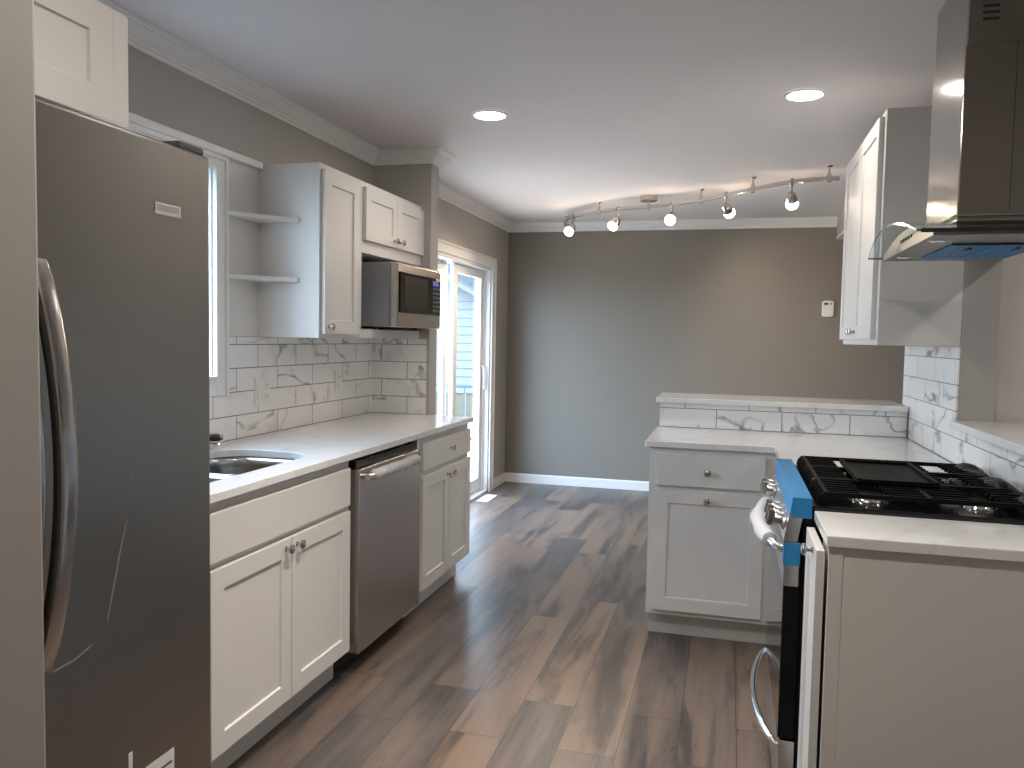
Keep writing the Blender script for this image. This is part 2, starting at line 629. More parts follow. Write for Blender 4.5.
def obj(name, bm, m, parent=None, bevel=0.0, smooth=False, seg=2, solid=0.0):
    me = bpy.data.meshes.new(name)
    off = WL.get(parent, Vector((0, 0, 0))) if parent else Vector((0, 0, 0))
    bmesh.ops.recalc_face_normals(bm, faces=bm.faces)
    if parent is None:
        # origin at the base centre
        xs = [v.co.x for v in bm.verts]
        ys = [v.co.y for v in bm.verts]
        zs = [v.co.z for v in bm.verts]
        off = Vector(((min(xs) + max(xs)) / 2, (min(ys) + max(ys)) / 2, min(zs)))
    bmesh.ops.translate(bm, verts=bm.verts, vec=-off)
    bm.to_mesh(me)
    bm.free()
    o = bpy.data.objects.new(name, me)
    COL.objects.link(o)
    me.materials.append(m)
    if parent:
        o.parent = parent
        WL[o] = off
    else:
        o.location = off
        WL[o] = off
    if smooth:
        for p in me.polygons:
            p.use_smooth = True
        md = o.modifiers.new('edge_split', 'EDGE_SPLIT')
        md.split_angle = math.radians(38)
    if bevel:
        md = o.modifiers.new('bevel', 'BEVEL')
        md.width = bevel
        md.segments = seg
        md.limit_method = 'ANGLE'
        md.angle_limit = math.radians(40)
        md.harden_normals = False
    return o


def thing(name, loc, label, cat, group=None):
    o = bpy.data.objects.new(name, None)
    o.empty_display_size = 0.1
    COL.objects.link(o)
    o.location = loc
    WL[o] = Vector(loc)
    setp(o, label, cat, group)
    return o


def struct(name, bm, m, bevel=0.0, parent=None, smooth=False):
    o = obj(name, bm, m, parent, bevel, smooth)
    o['kind'] = 'structure'
    return o


def sempty(name, loc):
    o = bpy.data.objects.new(name, None)
    o.empty_display_size = 0.1
    COL.objects.link(o)
    o.location = loc
    WL[o] = Vector(loc)
    o['kind'] = 'structure'
    return o


# ------------------------------------------------------------------ room shell
XFAR = 4.6
YN = -2.7
b = BM(); bx(b, -2.17, XFAR, YN, YB + 0.1, -0.12, 0.0); struct('floor', b, M_FLOOR)
b = BM(); bx(b, -2.17, XFAR + 0.14, YN - 0.14, YB + 0.14, ZC, ZC + 0.12); struct('ceiling', b, M_CEIL)

WY0, WY1, WZ0, WZ1 = 2.05, 2.825, 1.178, 2.028        # sink window opening
DY0, DY1, DZ1 = 4.90, 6.73, 1.975                      # sliding door opening
xo = XL - 0.14
b = BM()
bx(b, xo, XL, YN, WY0, 0, ZC)
bx(b, xo, XL, WY0, WY1, 0, WZ0)
bx(b, xo, XL, WY0, WY1, WZ1, ZC)
bx(b, xo, XL, WY1, DY0, 0, ZC)
bx(b, xo, XL, DY0, DY1, DZ1, ZC)
bx(b, xo, XL, DY1, YB, 0, ZC)
struct('wall_left', b, M_WALL)
b = BM(); bx(b, XL - 0.14, XFAR, YB, YB + 0.14, 0, ZC); struct('wall_back', b, M_ACC)

# short wall that returns from the left wall at the end of the cabinets
X_RET = -1.668
Y_RET2 = 4.442
b = BM(); bx(b, XL + 0.0005, X_RET, Y_RET, Y_RET2, 0, ZC); struct('wall_return', b, M_WALL)

# right wall with the pass-through opening
PY1, PZ0, PZ1, PY0 = 3.432, 1.052, 1.70, 1.2
YE = 4.41
b = BM()
bx(b, XR, XR + WT, YN, PY0, 0, ZC)
bx(b, XR, XR + WT, PY0, PY1, 0, PZ0)
bx(b, XR, XR + WT, PY0, PY1, PZ1, ZC)
bx(b, XR, XR + WT, PY1, YE, 0, ZC)
struct('wall_right', b, M_WALL)
b = BM(); bx(b, XR - 0.02, XR + WT, YE + 0.001, YB - 0.0005, 2.262, ZC); struct('wall_header', b, M_WALL)
b = BM(); bx(b, XR - 0.022, XR + WT + 0.002, YE + 0.002, YB - 0.001, 2.242, 2.2615); struct('trim_3', b, M_TRIM)
# room beyond the pass-through
b = BM(); bx(b, XR + WT + 0.0005, XFAR, 3.46, 3.58, 0, ZC); struct('wall_living', b, paint('pale_living_wall', (0.62, 0.59, 0.565), 0.55))
b = BM()
bx(b, XFAR, XFAR + 0.14, YN, YB, 0, ZC)
struct('wall_far_right', b, M_WALL)
b = BM()
bx(b, XL, XFAR, YN - 0.14, YN, 0, ZC)
struct('wall_rear', b, M_ACC)
# stub wall beside the refrigerator, nearest the camera
b = BM(); bx(b, XL + 0.0005, -0.632, 0.50, 0.618, 0, ZC - 0.0005); struct('wall_stub', b, M_WALL, 0.004)

# crown moulding
ch, cp = 0.078, 0.075
zb = ZC - ch
cprof = [(0.0005, ZC - 0.0005), (0.0005, zb), (0.012, zb), (0.014, zb + 0.012), (0.020, zb + 0.014), (0.022, zb + 0.022),
         (0.030, zb + 0.027), (0.045, zb + 0.039), (0.055, zb + 0.052), (0.058, zb + 0.058), (0.064, zb + 0.060),
         (0.066, zb + 0.069), (cp, zb + 0.070), (cp, ZC - 0.0005)]
b = BM()
sweep(b, [(XL, 0.62), (XL, Y_RET), (X_RET, Y_RET), (X_RET, Y_RET2), (XL, Y_RET2), (XL, YB), (XR - 0.023, YB)], cprof)
struct('trim_1', b, M_TRIM, smooth=True)
# base boards
bprof = [(0.0005, 0.0005), (0.0005, 0.086), (0.007, 0.086), (0.011, 0.080), (0.014, 0.074), (0.014, 0.0005)]
b = BM(); sweep(b, [(XL, 6.826), (XL, YB)], bprof); struct('baseboard_left', b, M_TRIM)
b = BM(); sweep(b, [(XL + 0.015, YB), (XFAR - 0.01, YB)], bprof); struct('baseboard_back', b, M_TRIM)

# ------------------------------------------------------------------ sink window and head board
win = sempty('window_1', (XL, 2.32, 1.1))
cx = XL + 0.018
b = BM()
c0y, c1y, c0z, c1z = WY0 - 0.08, 2.902, 1.108, 2.082
bx(b, XL, cx, WY1, c1y, c0z, c1z)
bx(b, XL, cx, c0y, WY0, c0z, c1z)
bx(b, XL, cx, WY0, WY1, WZ1, c1z)
bx(b, XL, cx, WY0, WY1, c0z, WZ0)
bx(b, XL, cx + 0.008, c1y - 0.018, c1y + 0.0006, c0z - 0.0006, c1z + 0.0006)
bx(b, XL, cx + 0.008, WY0, c1y - 0.0185, c1z - 0.018, c1z + 0.0006)
bx(b, XL - 0.001, cx + 0.004, WY1 - 0.0004, WY1 + 0.012, WZ0 - 0.001, WZ1 + 0.001)
struct('window_casing', b, M_TRIM, 0.002, win)
b = BM()
bx(b, XL - 0.05, XL, WY1 - 0.006, WY1 - 0.0003, WZ0, WZ1); bx(b, XL - 0.05, XL, WY0 + 0.0003, WY0 + 0.006, WZ0, WZ1)
bx(b, XL - 0.05, XL, WY0 + 0.006, WY1 - 0.006, WZ1 - 0.006, WZ1 - 0.0003); bx(b, XL - 0.05, XL + 0.03, WY0 + 0.006, WY1 - 0.006, WZ0 + 0.0003, WZ0 + 0.012)
struct('window_jamb', b, M_TRIM, 0.001, win)
b = BM()
fw = 0.026
xw0, xw1 = XL - 0.125, XL - 0.05
bx(b, xw0, xw1, WY1 - fw, WY1, WZ0, WZ1); bx(b, xw0, xw1, WY0, WY0 + fw, WZ0, WZ1)
bx(b, xw0, xw1, WY0 + fw, WY1 - fw, WZ1 - fw, WZ1); bx(b, xw0, xw1, WY0 + fw, WY1 - fw, WZ0, WZ0 + fw)
bx(b, xw0, xw1 - 0.02, 2.42, 2.46, WZ0 + fw, WZ1 - fw)
struct('window_frame', b, M_VINYL, 0.003, win)
b = BM(); bx(b, XL - 0.095, XL - 0.090, WY0 + fw, WY1 - fw, WZ0 + fw, WZ1 - fw); struct('window_pane', b, M_GLASS, 0, win)
b = BM()
prism(b, [(XL, 2.083), (XL + 0.034, 2.083), (XL + 0.034, 2.110), (XL + 0.028, 2.114), (XL, 2.114)], 1, 0.9, 3.139)
struct('trim_2', b, M_TRIM, 0.0015)

# ------------------------------------------------------------------ sliding glass door
dr = sempty('door_1', (XL, 5.8, 0.0))
b = BM()
cx = XL + 0.018
bx(b, XL, cx, DY1, 6.825, 0.0, 2.055)
bx(b, XL, cx, DY0 - 0.12, DY0, 0.0, 2.055)
bx(b, XL, cx, DY0, DY1, DZ1, 2.055)
bx(b, XL, cx + 0.008, 6.809, 6.8256, 0.0006, 2.0556); bx(b, XL, cx + 0.008, DY0 - 0.12, 6.8085, 2.039, 2.0556)
struct('door_casing', b, M_TRIM, 0.003, dr)
b = BM()
jx0, jx1 = XL - 0.139, XL - 0.0005
bx(b, jx0, jx1, DY1 - 0.02, DY1 - 0.0005, 0.0, DZ1); bx(b, jx0, jx1, DY0, DY0 + 0.02, 0.0, DZ1)
bx(b, jx0, jx1, DY0 + 0.02, DY1 - 0.02, DZ1 - 0.03, DZ1 - 0.0005)
bx(b, XL - 0.055, XL - 0.04, DY1 - 0.045, DY1 - 0.02, 0.03, DZ1 - 0.03)
struct('door_frame', b, M_VINYL, 0.003, dr)
b = BM()
bx(b, jx0, XL - 0.0005, DY0, DY1, 0.0005, 0.022); bx(b, XL - 0.075, XL - 0.069, DY0 + 0.02, DY1 - 0.02, 0.022, 0.036)
bx(b, XL - 0.12, XL - 0.114, DY0 + 0.02, DY1 - 0.02, 0.022, 0.036)
struct('door_track', b, M_VINYL, 0.001, dr)


def slide_panel(y0, y1, x0, x1):
    b = BM()
    st = 0.085
    z0, z1 = 0.038, DZ1 - 0.034
    bx(b, x0, x1, y0, y0 + st, z0, z1); bx(b, x0, x1, y1 - st, y1, z0, z1)
    bx(b, x0, x1, y0 + st, y1 - st, z0, z0 + 0.10); bx(b, x0, x1, y0 + st, y1 - st, z1 - 0.07, z1)
    p = struct('door_panel', b, M_VINYL, 0.003, dr)
    g = BM(); xm = (x0 + x1) / 2; bx(g, xm - 0.003, xm + 0.003, y0 + st, y1 - st, z0 + 0.10, z1 - 0.07)
    struct('door_pane', g, M_GLASS, 0, p)


slide_panel(DY0 + 0.021, 5.90, XL - 0.136, XL - 0.101)
slide_panel(5.925, DY1 - 0.022, XL - 0.090, XL - 0.056)
b = BM(); tube(b, [(XL - 0.055, 6.66, 0.90), (XL - 0.03, 6.66, 0.92), (XL - 0.03, 6.66, 1.10), (XL - 0.055, 6.66, 1.12)], 0.008)
struct('door_handle', b, M_VINYL, 0, dr, True)

# white paper scrap on the floor by the door sill is a floor register
v = thing('floor_register', (-1.955, 6.45, 0.0), 'white louvred floor register beside the sliding glass door', 'vent')
b = BM()
bx(b, -2.0, -1.90, 6.30, 6.60, 0.0005, 0.004)
for k in range(12):
    bx(b, -1.985, -1.915, 6.315 + k * 0.0235, 6.325 + k * 0.0235, 0.004, 0.007)
obj('louvre_plate', b, M_PLAS, v, 0.001)

# ------------------------------------------------------------------ outdoors
b = BM(); bx(b, -40, -2.18, -20, 40, -0.75, -0.55); struct('ground', b, M_LAWN)
dk = thing('deck', (-3.6, 7.0, -0.55), 'pale tan patio slab outside the sliding glass door', 'patio')
b = BM(); bx(b, -7.5, -2.19, 4.45, 13.0, -0.549, -0.08); obj('slab', b, M_DECK, dk, 0.01)
rl = thing('deck_railing', (-3.6, 9.3, -0.08), 'dark metal patio railing seen through the sliding door glass', 'railing')
b = BM()
for z in (0.10, 0.74):
    bx(b, -5.1, -2.3, 9.28, 9.31, z, z + 0.035)
obj('rail', b, M_RAIL, rl, 0.003)
for k in range(19):
    x = -5.0 + k * 0.145
    b = BM(); bx(b, x - 0.011, x + 0.011, 9.285, 9.305, -0.079, 0.74); obj('baluster', b, M_RAIL, rl, 0.002)
hs = thing('neighbor_house', (-7.0, 17.0, -0.55), 'pale sided neighboring house seen through the sliding glass door', 'house')
b = BM()
bx(b, -14, -4.0, 15.0, 20.0, -0.54, 0.25)
obj('foundation', b, M_BAND, hs)
b = BM()
k = 0
z = 0.25
while z < 4.6:
    prism(b, [(15.0, z), (14.965, z + 0.002), (14.99, z + 0.165), (15.0, z + 0.165)], 0, -14.0, -4.0)
    z += 0.165
bx(b, -14, -4.0, 15.0, 20.0, 0.25, z)
obj('siding', b, M_SIDE, hs)
b = BM()
prism(b, [(-3.6, 1.72), (-3.6, 1.84), (-9.0, 4.75), (-14.4, 1.84), (-14.4, 1.72), (-9.0, 4.60)], 1, 14.4, 20.5)
obj('roof', b, M_ROOF, hs)
b = BM()
prism(b, [(-3.62, 1.56), (-3.62, 1.74), (-9.0, 4.62), (-9.0, 4.42)], 1, 14.55, 14.62)
obj('rake_board', b, paint('white_rake_paint', (0.14, 0.14, 0.14), 0.6), hs)

# ------------------------------------------------------------------ refrigerator
FX = -1.22
M_HINGE = plain('dark_grey_plastic', (0.07, 0.07, 0.075), 0.45)
M_SS_FH = steel('stainless_handle', (0.42, 0.39, 0.37), 0.22, 1, 40)
fr = thing('refrigerator', (-1.6, 1.22, 0.0), 'tall stainless steel refrigerator with curved bar handle at left', 'refrigerator')
b = BM(); bx(b, -1.99, FX - 0.085, 0.765, 1.675, 0.03, 1.77)
obj('body', b, M_GREYM, fr, 0.004)
b = BM(); bx(b, -1.95, FX - 0.12, 0.79, 1.65, 0.001, 0.03); obj('base_grille', b, M_BLKM, fr)
d1 = BM(); bx(d1, FX - 0.08, FX, 1.134, 1.692, 0.06, 1.789)
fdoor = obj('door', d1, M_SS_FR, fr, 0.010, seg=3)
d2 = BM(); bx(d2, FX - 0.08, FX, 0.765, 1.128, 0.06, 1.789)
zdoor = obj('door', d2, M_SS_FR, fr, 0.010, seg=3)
for prt, yy in ((fdoor, 1.166), (zdoor, 1.096)):
    b = BM()
    pts = []
    for k in range(25):
        t = k / 24
        bow = 0.022 + 0.060 * math.sin(PI * t) ** 0.8
        pts.append((FX + bow, yy, 0.745 + 0.745 * t))
    pts = [(FX + 0.001, yy, 0.748)] + pts + [(FX + 0.001, yy, 1.487)]
    tube(b, pts, 0.012, 16, ((0, 1, 0), 0.0195, 0.0070))
    hdl = obj('handle', b, M_SS_FH, fr, smooth=True)
    b = BM(); tube(b, [(p[0] - (0.0075 if 0 < i < len(pts) - 1 else 0), p[1] - 0.004, p[2]) for i, p in enumerate(pts)], 0.012, 12, ((0, 1, 0), 0.0175, 0.0060))
    obj('inner_grip', b, M_BLKM, hdl, smooth=True)['label'] = 'dark inner side of the handle'
sm = [(1.418, 1.086), (1.426, 1.029), (1.405, 0.969), (1.387, 0.919), (1.363, 0.831), (1.346, 0.769), (1.334, 0.748), (1.305, 0.736), (1.261, 0.722), (1.208, 0.719)]
for seg_, wd in ((sm[0:2], 0.0016), (sm[2:6], 0.0022), (sm[7:10], 0.0020)):
    b = BM(); tube(b, [(FX + 0.0004, q[0], q[1]) for q in seg_], 0.0, 8, ((0, 1, 0), wd, 0.0003))
    obj('smear', b, plain('pale_residue', (0.26, 0.25, 0.24), 0.5), fdoor)['label'] = 'thin whitish smear'
b = BM(); bx(b, FX - 0.14, FX - 0.012, 1.595, 1.686, 1.7895, 1.808); obj('hinge_cover', b, M_HINGE, fr, 0.006)
b = BM(); bx(b, FX - 0.14, FX - 0.012, 0.77, 0.86, 1.7895, 1.808); obj('hinge_cover', b, M_HINGE, fr, 0.006)
b = BM(); bx(b, FX + 0.0002, FX + 0.002, 1.496, 1.581, 1.626, 1.652); bd = obj('badge', b, M_NICK, fr, 0.0006)
b = BM(); bx(b, FX + 0.002, FX + 0.0024, 1.502, 1.575, 1.634, 1.648); obj('badge_plate', b, M_GREYM, bd)
b = BM(); bx(b, FX + 0.0002, FX + 0.0008, 1.452, 1.548, 0.10, 0.402)
pp = obj('paper_label', b, M_PAPER, fr)
pp['label'] = 'white printed paper label'
b = BM()
bx(b, FX + 0.0008, FX + 0.0011, 1.46, 1.540, 0.370, 0.376)
bx(b, FX + 0.0008, FX + 0.0011, 1.46, 1.464, 0.16, 0.371)
bx(b, FX + 0.0008, FX + 0.0011, 1.463, 1.530, 0.340, 0.346)
obj('print', b, M_INK, pp)
b = BM(); bx(b, FX + 0.0002, FX + 0.0008, 1.402, 1.414, 0.14, 0.46); tp = obj('tape_strip', b, M_PAPER, fr)
tp['label'] = 'thin white tape strip'

# cabinet above the refrigerator
oc = thing('wall_cabinet', (-1.7, 1.1, 1.80), 'white shaker cabinet mounted above the refrigerator', 'cabinet')
OX = -1.395
b = BM(); bx(b, XL + 0.002, OX - 0.0195, 0.64, 1.628, 1.846, 2.112); obj('body', b, M_CAB, oc, 0.001)
for (y0, y1, ky) in ((0.655, 1.135, 1.105), (1.139, 1.578, 1.17)):
    b = BM(); shaker(b, (OX - 0.019, y0, 1.850), (0, 1, 0), (0, 0, 1), (1, 0, 0), y1 - y0, 0.258, rail=0.070)
    d = obj('door', b, M_CAB, oc, 0.0012)
    obj('knob', knob_bm((OX + 0.0002, ky, 1.885), (1, 0, 0)), M_KNOB, d, smooth=True)

b = BM(); bx(b, OX - 0.0193, OX - 0.0006, 1.5790, 1.626, 1.850, 2.108); obj('filler_strip', b, M_CAB, oc, 0.001)

# ------------------------------------------------------------------ left base run
DXF = -1.405          # door fronts
FFX = DXF - 0.0195    # face frame
TKX = -1.485          # toe kick plane
XU, YU, ZU = Vector((1, 0, 0)), Vector((0, 1, 0)), Vector((0, 0, 1))


def slab_front(bm, y0, y1, z0, z1, x1, T=0.019):
    bx(bm, x1 - T, x1, y0, y1, z0, z1)


sb = thing('base_cabinet', (-1.7, 2.27, 0.0), 'long white sink base cabinet between refrigerator and dishwasher', 'cabinet')
b = BM(); bx(b, XL + 0.012, TKX, 1.705, 2.833, 0.0, 0.114); obj('toe_kick', b, M_CAB, sb)
b = BM()
# open-topped carcass so that the sink bowls hang inside
bx(b, XL + 0.012, FFX, 1.705, 1.723, 0.114, 0.885); bx(b, XL + 0.012, FFX, 2.817, 2.835, 0.114, 0.885)
bx(b, XL + 0.012, FFX, 1.723, 2.817, 0.114, 0.132); bx(b, XL + 0.012, XL + 0.024, 1.723, 2.817, 0.132, 0.885)
bx(b, FFX - 0.019, FFX, 1.723, 2.817, 0.132, 0.885)
obj('body', b, M_CAB, sb, 0.001)
b = BM(); slab_front(b, 1.725, 2.815, 0.705, 0.852, DXF); obj('false_drawer_front', b, M_CAB, sb, 0.0025)
for (y0, y1, ky) in ((1.945, 2.381, 2.345), (2.386, 2.815, 2.416)):
    b = BM(); shaker(b, (FFX + 0.0005, y0, 0.128), YU, ZU, XU, y1 - y0, 0.556, rail=0.062)
    d = obj('door', b, M_CAB, sb, 0.0012)
    obj('knob', knob_bm((DXF + 0.0002, ky, 0.652), (1, 0, 0)), M_KNOB, d, smooth=True)

dw = thing('dishwasher', (-1.7, 3.19, 0.0), 'stainless steel dishwasher with wrapped bar handle under the left counter', 'dishwasher')
b = BM(); bx(b, XL + 0.015, -1.452, 2.846, 3.538, 0.09, 0.883); obj('tub', b, M_BLKM, dw)
b = BM(); bx(b, XL + 0.02, -1.50, 2.85, 3.536, 0.001, 0.088); obj('kick_plate', b, M_BLKM, dw)
b = BM(); bx(b, -1.4515, -1.395, 2.871, 3.522, 0.090, 0.836); obj('door', b, M_SS_DW, dw, 0.004, seg=3)
b = BM(); bx(b, -1.451, -1.412, 2.873, 3.520, 0.8365, 0.868); cs = obj('control_strip', b, M_BLK, dw, 0.002)
for y in (3.04, 3.36):
    b = BM(); bx(b, -1.430, -1.418, y - 0.022, y + 0.022, 0.868, 0.8695); obj('control_button', b, M_CHROME, cs)
b = BM()
for y in (2.915, 3.385):
    lathe(b, (-1.3948, y, 0.806), (1, 0, 0), [(0.010, 0), (0.010, 0.026)], 14)
tube(b, [(-1.366, 2.885 + 0.0210 * k, 0.806) for k in range(26)], 0.0125, 16)
hd = obj('handle', b, M_SS_Z, dw, smooth=True)
b = BM()
rr = []
pts = []
for k in range(64):
    y = 2.940 + 0.465 * k / 63
    pts.append((-1.366 + 0.0015 * math.sin(k * 1.9), y, 0.806 + 0.002 * math.sin(k * 1.3)))
    rr.append(0.0145 + 0.0090 * abs(math.sin(k * 0.55 + 0.6 * math.sin(k * 0.37))))
tube(b, pts, rr, 14)
obj('wrap', b, M_WFILM, hd, smooth=True)['label'] = 'crinkled white foam wrap'

cb = thing('base_cabinet', (-1.7, 3.935, 0.0), 'narrow white base cabinet with one drawer beside the dishwasher', 'cabinet')
b = BM(); bx(b, XL + 0.012, TKX, 3.556, 4.318, 0.0, 0.114); obj('toe_kick', b, M_CAB, cb)
b = BM(); bx(b, XL + 0.012, FFX, 3.548, 4.318, 0.114, 0.885); obj('body', b, M_CAB, cb, 0.001)
b = BM(); slab_front(b, 3.580, 4.314, 0.715, 0.850, DXF)
d = obj('drawer', b, M_CAB, cb, 0.0025)
obj('knob', knob_bm((DXF + 0.0002, 3.968, 0.783), (1, 0, 0)), M_KNOB, d, smooth=True)
for (y0, y1, ky) in ((3.580, 3.953, 3.925), (3.957, 4.330 - 0.016, 3.990)):
    b = BM(); shaker(b, (FFX + 0.0005, y0, 0.128), YU, ZU, XU, y1 - y0, 0.560, rail=0.062)
    d = obj('door', b, M_CAB, cb, 0.0012)
    obj('knob', knob_bm((DXF + 0.0002, ky, 0.650), (1, 0, 0)), M_KNOB, d, smooth=True)


# counter with sink opening
def rrect(x0, x1, y0, y1, r, n=6):
    pts = []
    for cx_, cy_, a0 in ((x1 - r, y1 - r, 0), (x0 + r, y1 - r, PI / 2), (x0 + r, y0 + r, PI), (x1 - r, y0 + r, 3 * PI / 2)):
        for k in range(n + 1):
            a = a0 + PI / 2 * k / n
            pts.append((cx_ + r * math.cos(a), cy_ + r * math.sin(a)))
    return pts


def plate_hole(bm, outer, hole, z0, z1):
    def loop(pts, z):
        vs = [bm.verts.new((p[0], p[1], z)) for p in pts]
        es = [bm.edges.new((vs[i], vs[(i + 1) % len(vs)])) for i in range(len(vs))]
        return vs, es
    L = {}
    for z in (z0, z1):
        vo, eo = loop(outer, z)
        vh, eh = loop(hole, z)
        bmesh.ops.triangle_fill(bm, use_beauty=True, use_dissolve=False, edges=eo + eh)
        L[z] = (vo, vh)
    for idx in (0, 1):
        A, B = L[z0][idx], L[z1][idx]
        for i in range(len(A)):
            j = (i + 1) % len(A)
            bm.faces.new((A[i], A[j], B[j], B[i]))


ZB = 0.886
SX0, SX1, SY0, SY1 = -1.90, -1.507, 1.83, 2.735
b = BM()
plate_hole(b, [(XL + 0.0015, 1.70), (-1.391, 1.70), (-1.391, 4.318), (XL + 0.0015, 4.318)], rrect(SX0, SX1, SY0, SY1, 0.125), ZB, ZT)
ct = obj('countertop', b, M_QTZ, None, 0.003)
setp(ct, 'long white quartz countertop with sink cutout along the left wall', 'countertop')

sk = thing('kitchen_sink', (-1.72, 2.22, 0.66), 'stainless steel double bowl sink set under the left counter', 'sink')


def bowl(y0, y1):
    bm = BM()
    lv = []
    for ins, z, rad in ((-0.012, ZB - 0.0012, 0.135), (0.0, ZB - 0.0015, 0.128), (0.004, ZB - 0.02, 0.12), (0.012, ZB - 0.17, 0.10), (0.04, ZB - 0.20, 0.07)):
        lv.append([bm.verts.new((p[0], p[1], z)) for p in rrect(SX0 - 0.004 + ins, SX1 + 0.004 - ins, y0 + ins, y1 - ins, rad)])
    for A, B in zip(lv, lv[1:]):
        for i in range(len(A)):
            j = (i + 1) % len(A)
            bm.faces.new((A[i], A[j], B[j], B[i]))
    bm.faces.new(lv[-1])
    return bm


M_SINK = steel('sink_steel', (0.60, 0.57, 0.53), 0.22, 2, 40)
for (y0, y1) in ((SY0 - 0.004, 2.330), (2.362, SY1 + 0.004)):
    o = obj('bowl', bowl(y0, y1), M_SINK, sk, smooth=True)
    md = o.modifiers.new('solid', 'SOLIDIFY'); md.thickness = 0.0012; md.offset = 1
    b = BM(); lathe(b, ((SX0 + SX1) / 2, (y0 + y1) / 2, ZB - 0.1995), (0, 0, 1), [(0.045, 0), (0.045, 0.002), (0.03, 0.003), (0.028, -0.0005 + 0.001), (0, 0.001)], 24)
    obj('drain', b, M_CHROME, sk, smooth=True)
b = BM(); bx(b, SX0 + 0.02, SX1 - 0.02, 2.3315, 2.3605, ZB - 0.030, ZB - 0.003); obj('divider', b, M_SINK, sk, 0.004)

fc = thing('sink_fitting', (-1.965, 2.745, ZT), 'low chrome sink fitting with black cap near the tile wall', 'faucet')
b = BM(); lathe(b, (-1.965, 2.745, ZT + 0.0003), (0, 0, 1), [(0.034, 0), (0.035, 0.005), (0.030, 0.009), (0.024, 0.018), (0.026, 0.024), (0, 0.024)], 28); obj('base', b, M_CHROME, fc, smooth=True)
b = BM(); lathe(b, (-1.965, 2.745, ZT + 0.0245), (0, 0, 1), [(0.020, 0), (0.032, 0.003), (0.034, 0.012), (0.030, 0.020), (0.016, 0.026), (0, 0.027)], 28); obj('cap', b, M_BLK, fc, smooth=True)

# tile backsplash
TT = 0.008
b = BM()
bx(b, XL + 0.001, XL + TT, 1.70, 2.9025, ZT + 0.0005, 1.1075)
bx(b, XL + 0.001, XL + TT, 2.9035, Y_RET - TT - 0.0005, ZT + 0.0005, 1.3505)
o = obj('tile_backsplash', b, M_TL); setp(o, 'marble subway tile backsplash on the left wall above the counter', 'backsplash')
b = BM(); bx(b, XL + 0.001, -1.684, Y_RET - TT, Y_RET - 0.0005, ZT + 0.0005, 1.3505)
o = obj('tile_backsplash', b, M_TRET); setp(o, 'marble subway tile backsplash on short wall below the microwave', 'backsplash')


# outlets
def wallplate(name, label, cat, y0, y1, z0, z1, kind):
    cxm, cym = (y0 + y1) / 2, (z0 + z1) / 2
    x = XL + TT + 0.0003
    t = thing(name, (x, cxm, z0), label, cat)
    b = BM(); bx(b, x, x + 0.006, y0, y1, z0, z1); obj('plate', b, M_PLAS, t, 0.002)
    ks = kind
    for i, k in enumerate(ks):
        yc = y0 + (y1 - y0) * (i + 0.5) / len(ks)
        if k == 'o':
            for dz in (-0.024, 0.024):
                b = BM(); bx(b, x + 0.006, x + 0.0085, yc - 0.016, yc + 0.016, cym + dz - 0.017, cym + dz + 0.017)
                r = obj('receptacle', b, M_PLAS, t, 0.002)
                b = BM()
                for dy in (-0.007, 0.007):
                    bx(b, x + 0.0085, x + 0.0088, yc + dy - 0.0012, yc + dy + 0.0012, cym + dz - 0.002, cym + dz + 0.009)
                bx(b, x + 0.0085, x + 0.0088, yc - 0.002, yc + 0.002, cym + dz - 0.011, cym + dz - 0.007)
                obj('slots', b, M_INK, r)
        else:
            b = BM()
            prism(b, [(x + 0.006, cym - 0.033), (x + 0.012, cym - 0.033), (x + 0.008, cym + 0.033), (x + 0.006, cym + 0.033)], 1, yc - 0.016, yc + 0.016)
            obj('rocker', b, M_PLAS, t, 0.001)


wallplate('outlet_plate', 'wide white two gang switch and outlet plate on tile near the window', 'outlet', 3.107, 3.226, 1.048, 1.168, 'so')
wallplate('outlet_plate', 'slim white single outlet plate on tile below the tall cabinet', 'outlet', 3.853, 3.930, 1.056, 1.176, 'o')

# ------------------------------------------------------------------ left uppers
UX = -1.706           # door front
UF = UX - 0.0195      # face
uc = thing('wall_cabinet', (-1.87, 3.34, 1.352), 'tall single door white wall cabinet beside the corner shelves', 'cabinet')
b = BM(); bx(b, XL + 0.001, UF, 3.143, 3.540, 1.352, 2.106); obj('body', b, M_CAB, uc, 0.0012)
b = BM(); shaker(b, (UF + 0.0006, 3.160, 1.370), YU, ZU, XU, 0.337, 0.712, rail=0.060)
d = obj('door', b, M_CAB, uc, 0.0012)
obj('knob', knob_bm((UX + 0.0004, 3.193, 1.402), (1, 0, 0)), M_KNOB, d, smooth=True)
b = BM(); bx(b, XL + 0.001, XL + 0.008, 2.9035, 3.1425, 1.353, 2.0825); obj('back_panel', b, M_CAB, uc, 0.001)


def corner_shelf(z, label):
    bm = BM()
    pts = [(XL + 0.0085, 3.1425), (XL + 0.0085, 2.9045)]
    # slightly hollow front edge
    A = Vector((XL + 0.0085, 2.9045)); B = Vector((-1.822, 3.1425))
    pts += [(XL + 0.022, 2.9045)]
    for k in range(1, 8):
        t = k / 8
        p = A.lerp(B, t) + Vector((-0.010, 0.010)) * math.sin(PI * t) * 0.0
        pts.append((p.x + 0.012 * (1 - t), p.y))
    pts += [(-1.822, 3.128), (-1.822, 3.1425)]
    prism(bm, pts, 2, z, z + 0.019)
    o = obj('corner_shelf', bm, M_CAB, None, 0.001)
    setp(o, label, 'shelf', 'open corner shelves')


corner_shelf(1.850, 'upper of two white corner shelves beside the window')
corner_shelf(1.592, 'lower of two white corner shelves beside the window')

